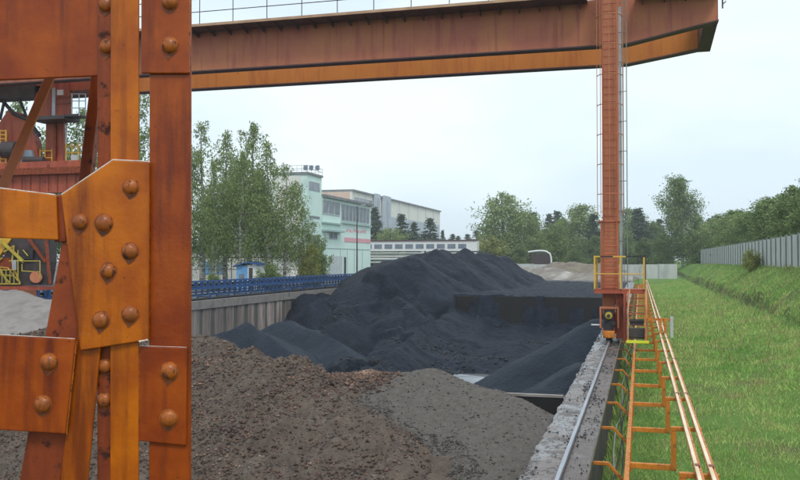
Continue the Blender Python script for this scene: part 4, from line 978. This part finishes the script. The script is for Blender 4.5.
# yellow grab hanging low
t = thing('grab_bucket', 'dirty yellow grab frame with black machinery hanging over the pale gravel heap', 'grab', tuple(onY(15,262,TY)))
def q(px, py, o=0): return onY(px, py, TY+o)
b = MB(); b.prism([q(-40,236),q(13,236),q(-2,258),q(-40,266)],(0,.25,0)); b.build('yellow_shell', M['yellow'], t)
b = MB(); b.prism([q(14,236,.05),q(50,236,.05),q(50,262,.05),q(46,285,.05),q(10,286,.05),q(-20,286,.05),q(-20,262,.05),q(4,256,.05)],(0,.5,0)); b.build('machinery_block', M['dark'], t)
b = MB(); [b.tube([q(*u,-.1),q(*v,-.1)],.045,6) for u,v in (((4,252),(14,246)),((14,246),(12,262)),((-4,262),(8,284)),((12,262),(20,284)),((-10,284),(20,284)),((-8,274),(14,276)),((2,258),(-10,270)))]; b.build('yellow_arm', M['ydark'], t)
b = MB()
for l_ in (((18,250),(18,281)),((9,261),(40,261)),((40,261),(40,279)),((22,264),(22,271)),((22,271),(40,272)),((0,267),(8,268),(18,281)),((0,272),(10,283)),((23,250),(28,256))): b.tube([q(x,y,-.2) for x,y in l_],.026,6)
b.build('guard_rail', M['ydark'], t)
b = MB(); bY(b,-20,258,12,270,TY-.04,.05); b.build('gearbox', M['steel_dark'], t)
b = MB(); b.box(*q(22,250,-.12),*(q(34,259,-.02))); b.build('winch_housing', M['black'], t)
for u_, v_ in (((46,238),(50,284)),((28,238),(46,262)),((0,240),(24,262))): b = MB(); b.bar(q(*u_,-.14),q(*v_,-.14),.12,.1,(0,1,0)); b.build('grab_strut', M['steel_dark' if u_[0] != 0 else 'ydark'], t)
b = MB()
for k in range(7): b.tube([q(-10+k*4,270,-.3),q(-10+k*4,284,-.3)],.02,5)
b.tube([q(-12,270,-.3),q(16,270,-.3)],.025,5); b.build('grab_railing', M['ydark'], t)
b = MB(); b.cyl(q(36,277,-.25),q(36,277,.0),.28,18); b.build('red_hub', M['leg'], t)
b = MB(); bY(b,-20,286,44,290,TY-.1,1.2); b.build('base_beam', M['redsteel'], t)
b = MB(); bY(b,12,260,16,270,TY-.22,.05); b.build('light_panel', M['grey'], t)
for p_ in (10,30): 
    b = MB(); b.tube([q(p_,192,.5),q(p_,238,.5)],.03,6); b.build('rope', M['black'], t)

# ------------------------------------------------------------------ foreground steelwork, two metres from the camera
FD = 2.4
base = onF(120, 250, FD); base.z = .1
fg = thing('crane_support', 'riveted orange steel crane support filling the left foreground', 'crane support', tuple(base))
def plate(name, pts, dd, th, m, bevel=.0032, parent=None, name_ok=True):
    b = MB(); b.prism([onF(x, y, FD+dd) for x, y in pts], FH*th); return b.build(name, m, parent or fg, bevel=bevel)
BOT = 1310
plate('right_upright', [(150,-420),(191.5,-420),(190,BOT),(148,BOT)], 0, .010, M['steel_red'])
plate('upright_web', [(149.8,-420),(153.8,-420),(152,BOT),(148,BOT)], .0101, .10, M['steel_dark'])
plate('centre_upright', [(110.5,-420),(139,-420),(138,BOT),(109.5,BOT)], -.010, .009, M['steel_near'])
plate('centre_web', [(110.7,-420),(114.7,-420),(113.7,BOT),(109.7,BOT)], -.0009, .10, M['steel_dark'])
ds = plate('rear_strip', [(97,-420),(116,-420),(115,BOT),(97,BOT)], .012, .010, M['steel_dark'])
top = plate('top_plate', [(-420,-420),(98.5,-420),(98.5,76),(-420,98)], .026, .012, M['steel_red'])
gus = plate('gusset_plate', [(61,195),(113,160),(149.3,162),(148.2,340),(80,350.5)], -.024, .013, M['steel_near'], .003)
bl_ = plate('left_beam', [(-420,140),(-10,187),(56,195),(58,240),(0,238),(-420,228)], -.012, .012, M['steel_near'])
plate('left_beam_web', [(-420,142),(-10,188),(54,196),(54,202),(-10,193),(-420,150)], .0001, .08, M['steel_dark'])
plate('joint_plate', [(52,195),(64,195),(66,242),(54,242)], .001, .008, M['steel_dark'])
def dl(y): return 62-(y-240)*.178
plate('diagonal_web', [(dl(236),236),(84,236),(88,340),(62,470),(dl(BOT)+24,BOT),(dl(BOT),BOT)], .004, .010, M['steel_dark'])
plate('diagonal_flange', [(78,330),(102,330),(88,480),(20,BOT),(-12,BOT),(60,480)], -.008, .009, M['steel_near'])
ll = plate('lower_left_plate', [(-420,320),(0,335),(75.5,339),(65,434),(0,430),(-420,405)], -.030, .011, M['steel_red'])
rp_ = plate('lower_splice_plate', [(139.5,346),(187,347.5),(186,445.5),(138.5,441)], -.0105, .009, M['steel_red'])
ru = plate('upper_splice_plate', [(141,-200),(189.5,-200),(188.5,73.5),(141,73.5)], -.0105, .009, M['steel_red'])
M['sky_highlight'] = mat('painted_edge_highlight', [(.35,(.55,.42,.34)),(.6,(.80,.72,.66)),(.75,(.4,.16,.06))], 30, rough=.2)  # sky highlight on the plate edges, put into the colour
M['grime'] = mat('dark_rust_stain', [(.3,(.07,.018,.006)),(.5,(.16,.036,.006)),(.7,(.28,.062,.006))], 45, rough=.5)
def rivet(px, py, dd, r, parent, sx=1):
    rr_ = random.Random(int(px*7+py)); pts = []
    for k in range(22):
        a = k/22*2*math.pi; ex = 1.07+.16*noise.noise(Vector((math.cos(a)*1.3+px, math.sin(a)*1.3+py, 0)))
        ex += (.35+.5*rr_.random()*(k == 16))*max(0, -math.sin(a))**6
        pts.append(onF(px, py, FD+dd)-FH*.0003+(RT*math.cos(a)+UPV*math.sin(a))*r*ex)
    b = MB(); b.prism(pts, -FH*.0004); b.build('rust_stain', M['grime'], parent)
    b = MB(); c_ = onF(px, py, FD+dd); b.dome(c_, -FH, r, r*.72, 20, 7); b.cyl(c_-FH*.0015, c_+FH*.004, r*1.08, 20); return b.build('rivet', M['rivet'], parent, smooth=True)
for x, y in ((131,187),(80,222),(104,223),(130,251),(108,271),(130,314),(101,320)): rivet(x, y, -.0245, .0225*(.92+.16*random.Random(x).random()), gus)
for x, y in ((49,362),(43,404)): rivet(x, y, -.0305, .0232, ll)
for x, y in ((169.5,371),(169,418)): rivet(x, y, -.011, .0242, rp_)
for x, y in ((170,45.5),(170,2),(170,-70)): rivet(x, y, -.011, .0232, ru)
for x, y in ((106,5),(107,47),(105,366),(104.5,400)): rivet(x, y, .0115, .0205, ds)
# weld beads and drips at plate edges
def bead(parent, a, c, dd, r=.0035):
    b = MB(); n_ = 46; pts = []; rs = []
    for i in range(n_+1):
        x = a[0]+(c[0]-a[0])*i/n_; y = a[1]+(c[1]-a[1])*i/n_; pts.append(onF(x+.3*math.sin(i*2.1), y, FD+dd)); rs.append(r*(.65+.5*abs(noise.noise(Vector((i*.9,a[0],a[1]))))))
    b.tube(pts, rs, 6); b.build('weld_bead', M['rivet'], parent, smooth=True)
bead(ru, (189.8,-60), (189,73), -.004); bead(gus, (149.6,163), (148.6,339), -.011, .003); bead(ll, (76.5,341), (66.5,434), -.024, .003); bead(rp_, (139.3,347),(138.5,441), -.006, .003)
def edge(parent, pts, dd, r=.0022):  # pale tube added as the painted highlight along a plate edge
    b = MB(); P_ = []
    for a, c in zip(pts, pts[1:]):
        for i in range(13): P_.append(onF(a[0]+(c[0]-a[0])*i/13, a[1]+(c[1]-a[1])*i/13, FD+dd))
    P_.append(onF(*pts[-1], FD+dd)); b.tube(P_, [r*(.7+.5*abs(noise.noise(Vector((i*.7,1,pts[0][0]))))) for i in range(len(P_))], 6); b.build('edge_highlight', M['sky_highlight'], parent, smooth=True)
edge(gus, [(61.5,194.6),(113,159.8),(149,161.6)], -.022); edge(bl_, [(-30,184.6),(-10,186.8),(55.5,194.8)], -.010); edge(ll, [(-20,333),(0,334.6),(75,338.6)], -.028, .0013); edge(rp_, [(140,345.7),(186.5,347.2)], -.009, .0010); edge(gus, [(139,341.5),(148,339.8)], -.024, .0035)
# braces further back
def brace(name, p0_, p1_, dd, wpx, th, m):
    a, c = onF(*p0_, FD+dd), onF(*p1_, FD+dd); b = MB(); b.bar(a, c, wpx*(FD+dd)/FPX, th, FH); b.build(name, m, fg, bevel=.003)
brace('diagonal_brace', (56,64), (-52,312), .55, 9.5, .012, M['leg'])
brace('rear_brace', (103,40), (84,200), .9, 11, .05, M['steel_dark'])
# bottom bogie of the near leg, standing on the rail
b = MB(); b.box(-1.75,1.2,.42,-.72,3.0,.72); b.build('bottom_beam', M['steel_dark'], fg, bevel=.01)
for y in (1.5,2.7):
    b = MB(); b.cyl((-1.17,y,.285),(-1.01,y,.285),.2,24); b.build('wheel', M['dark'], fg)
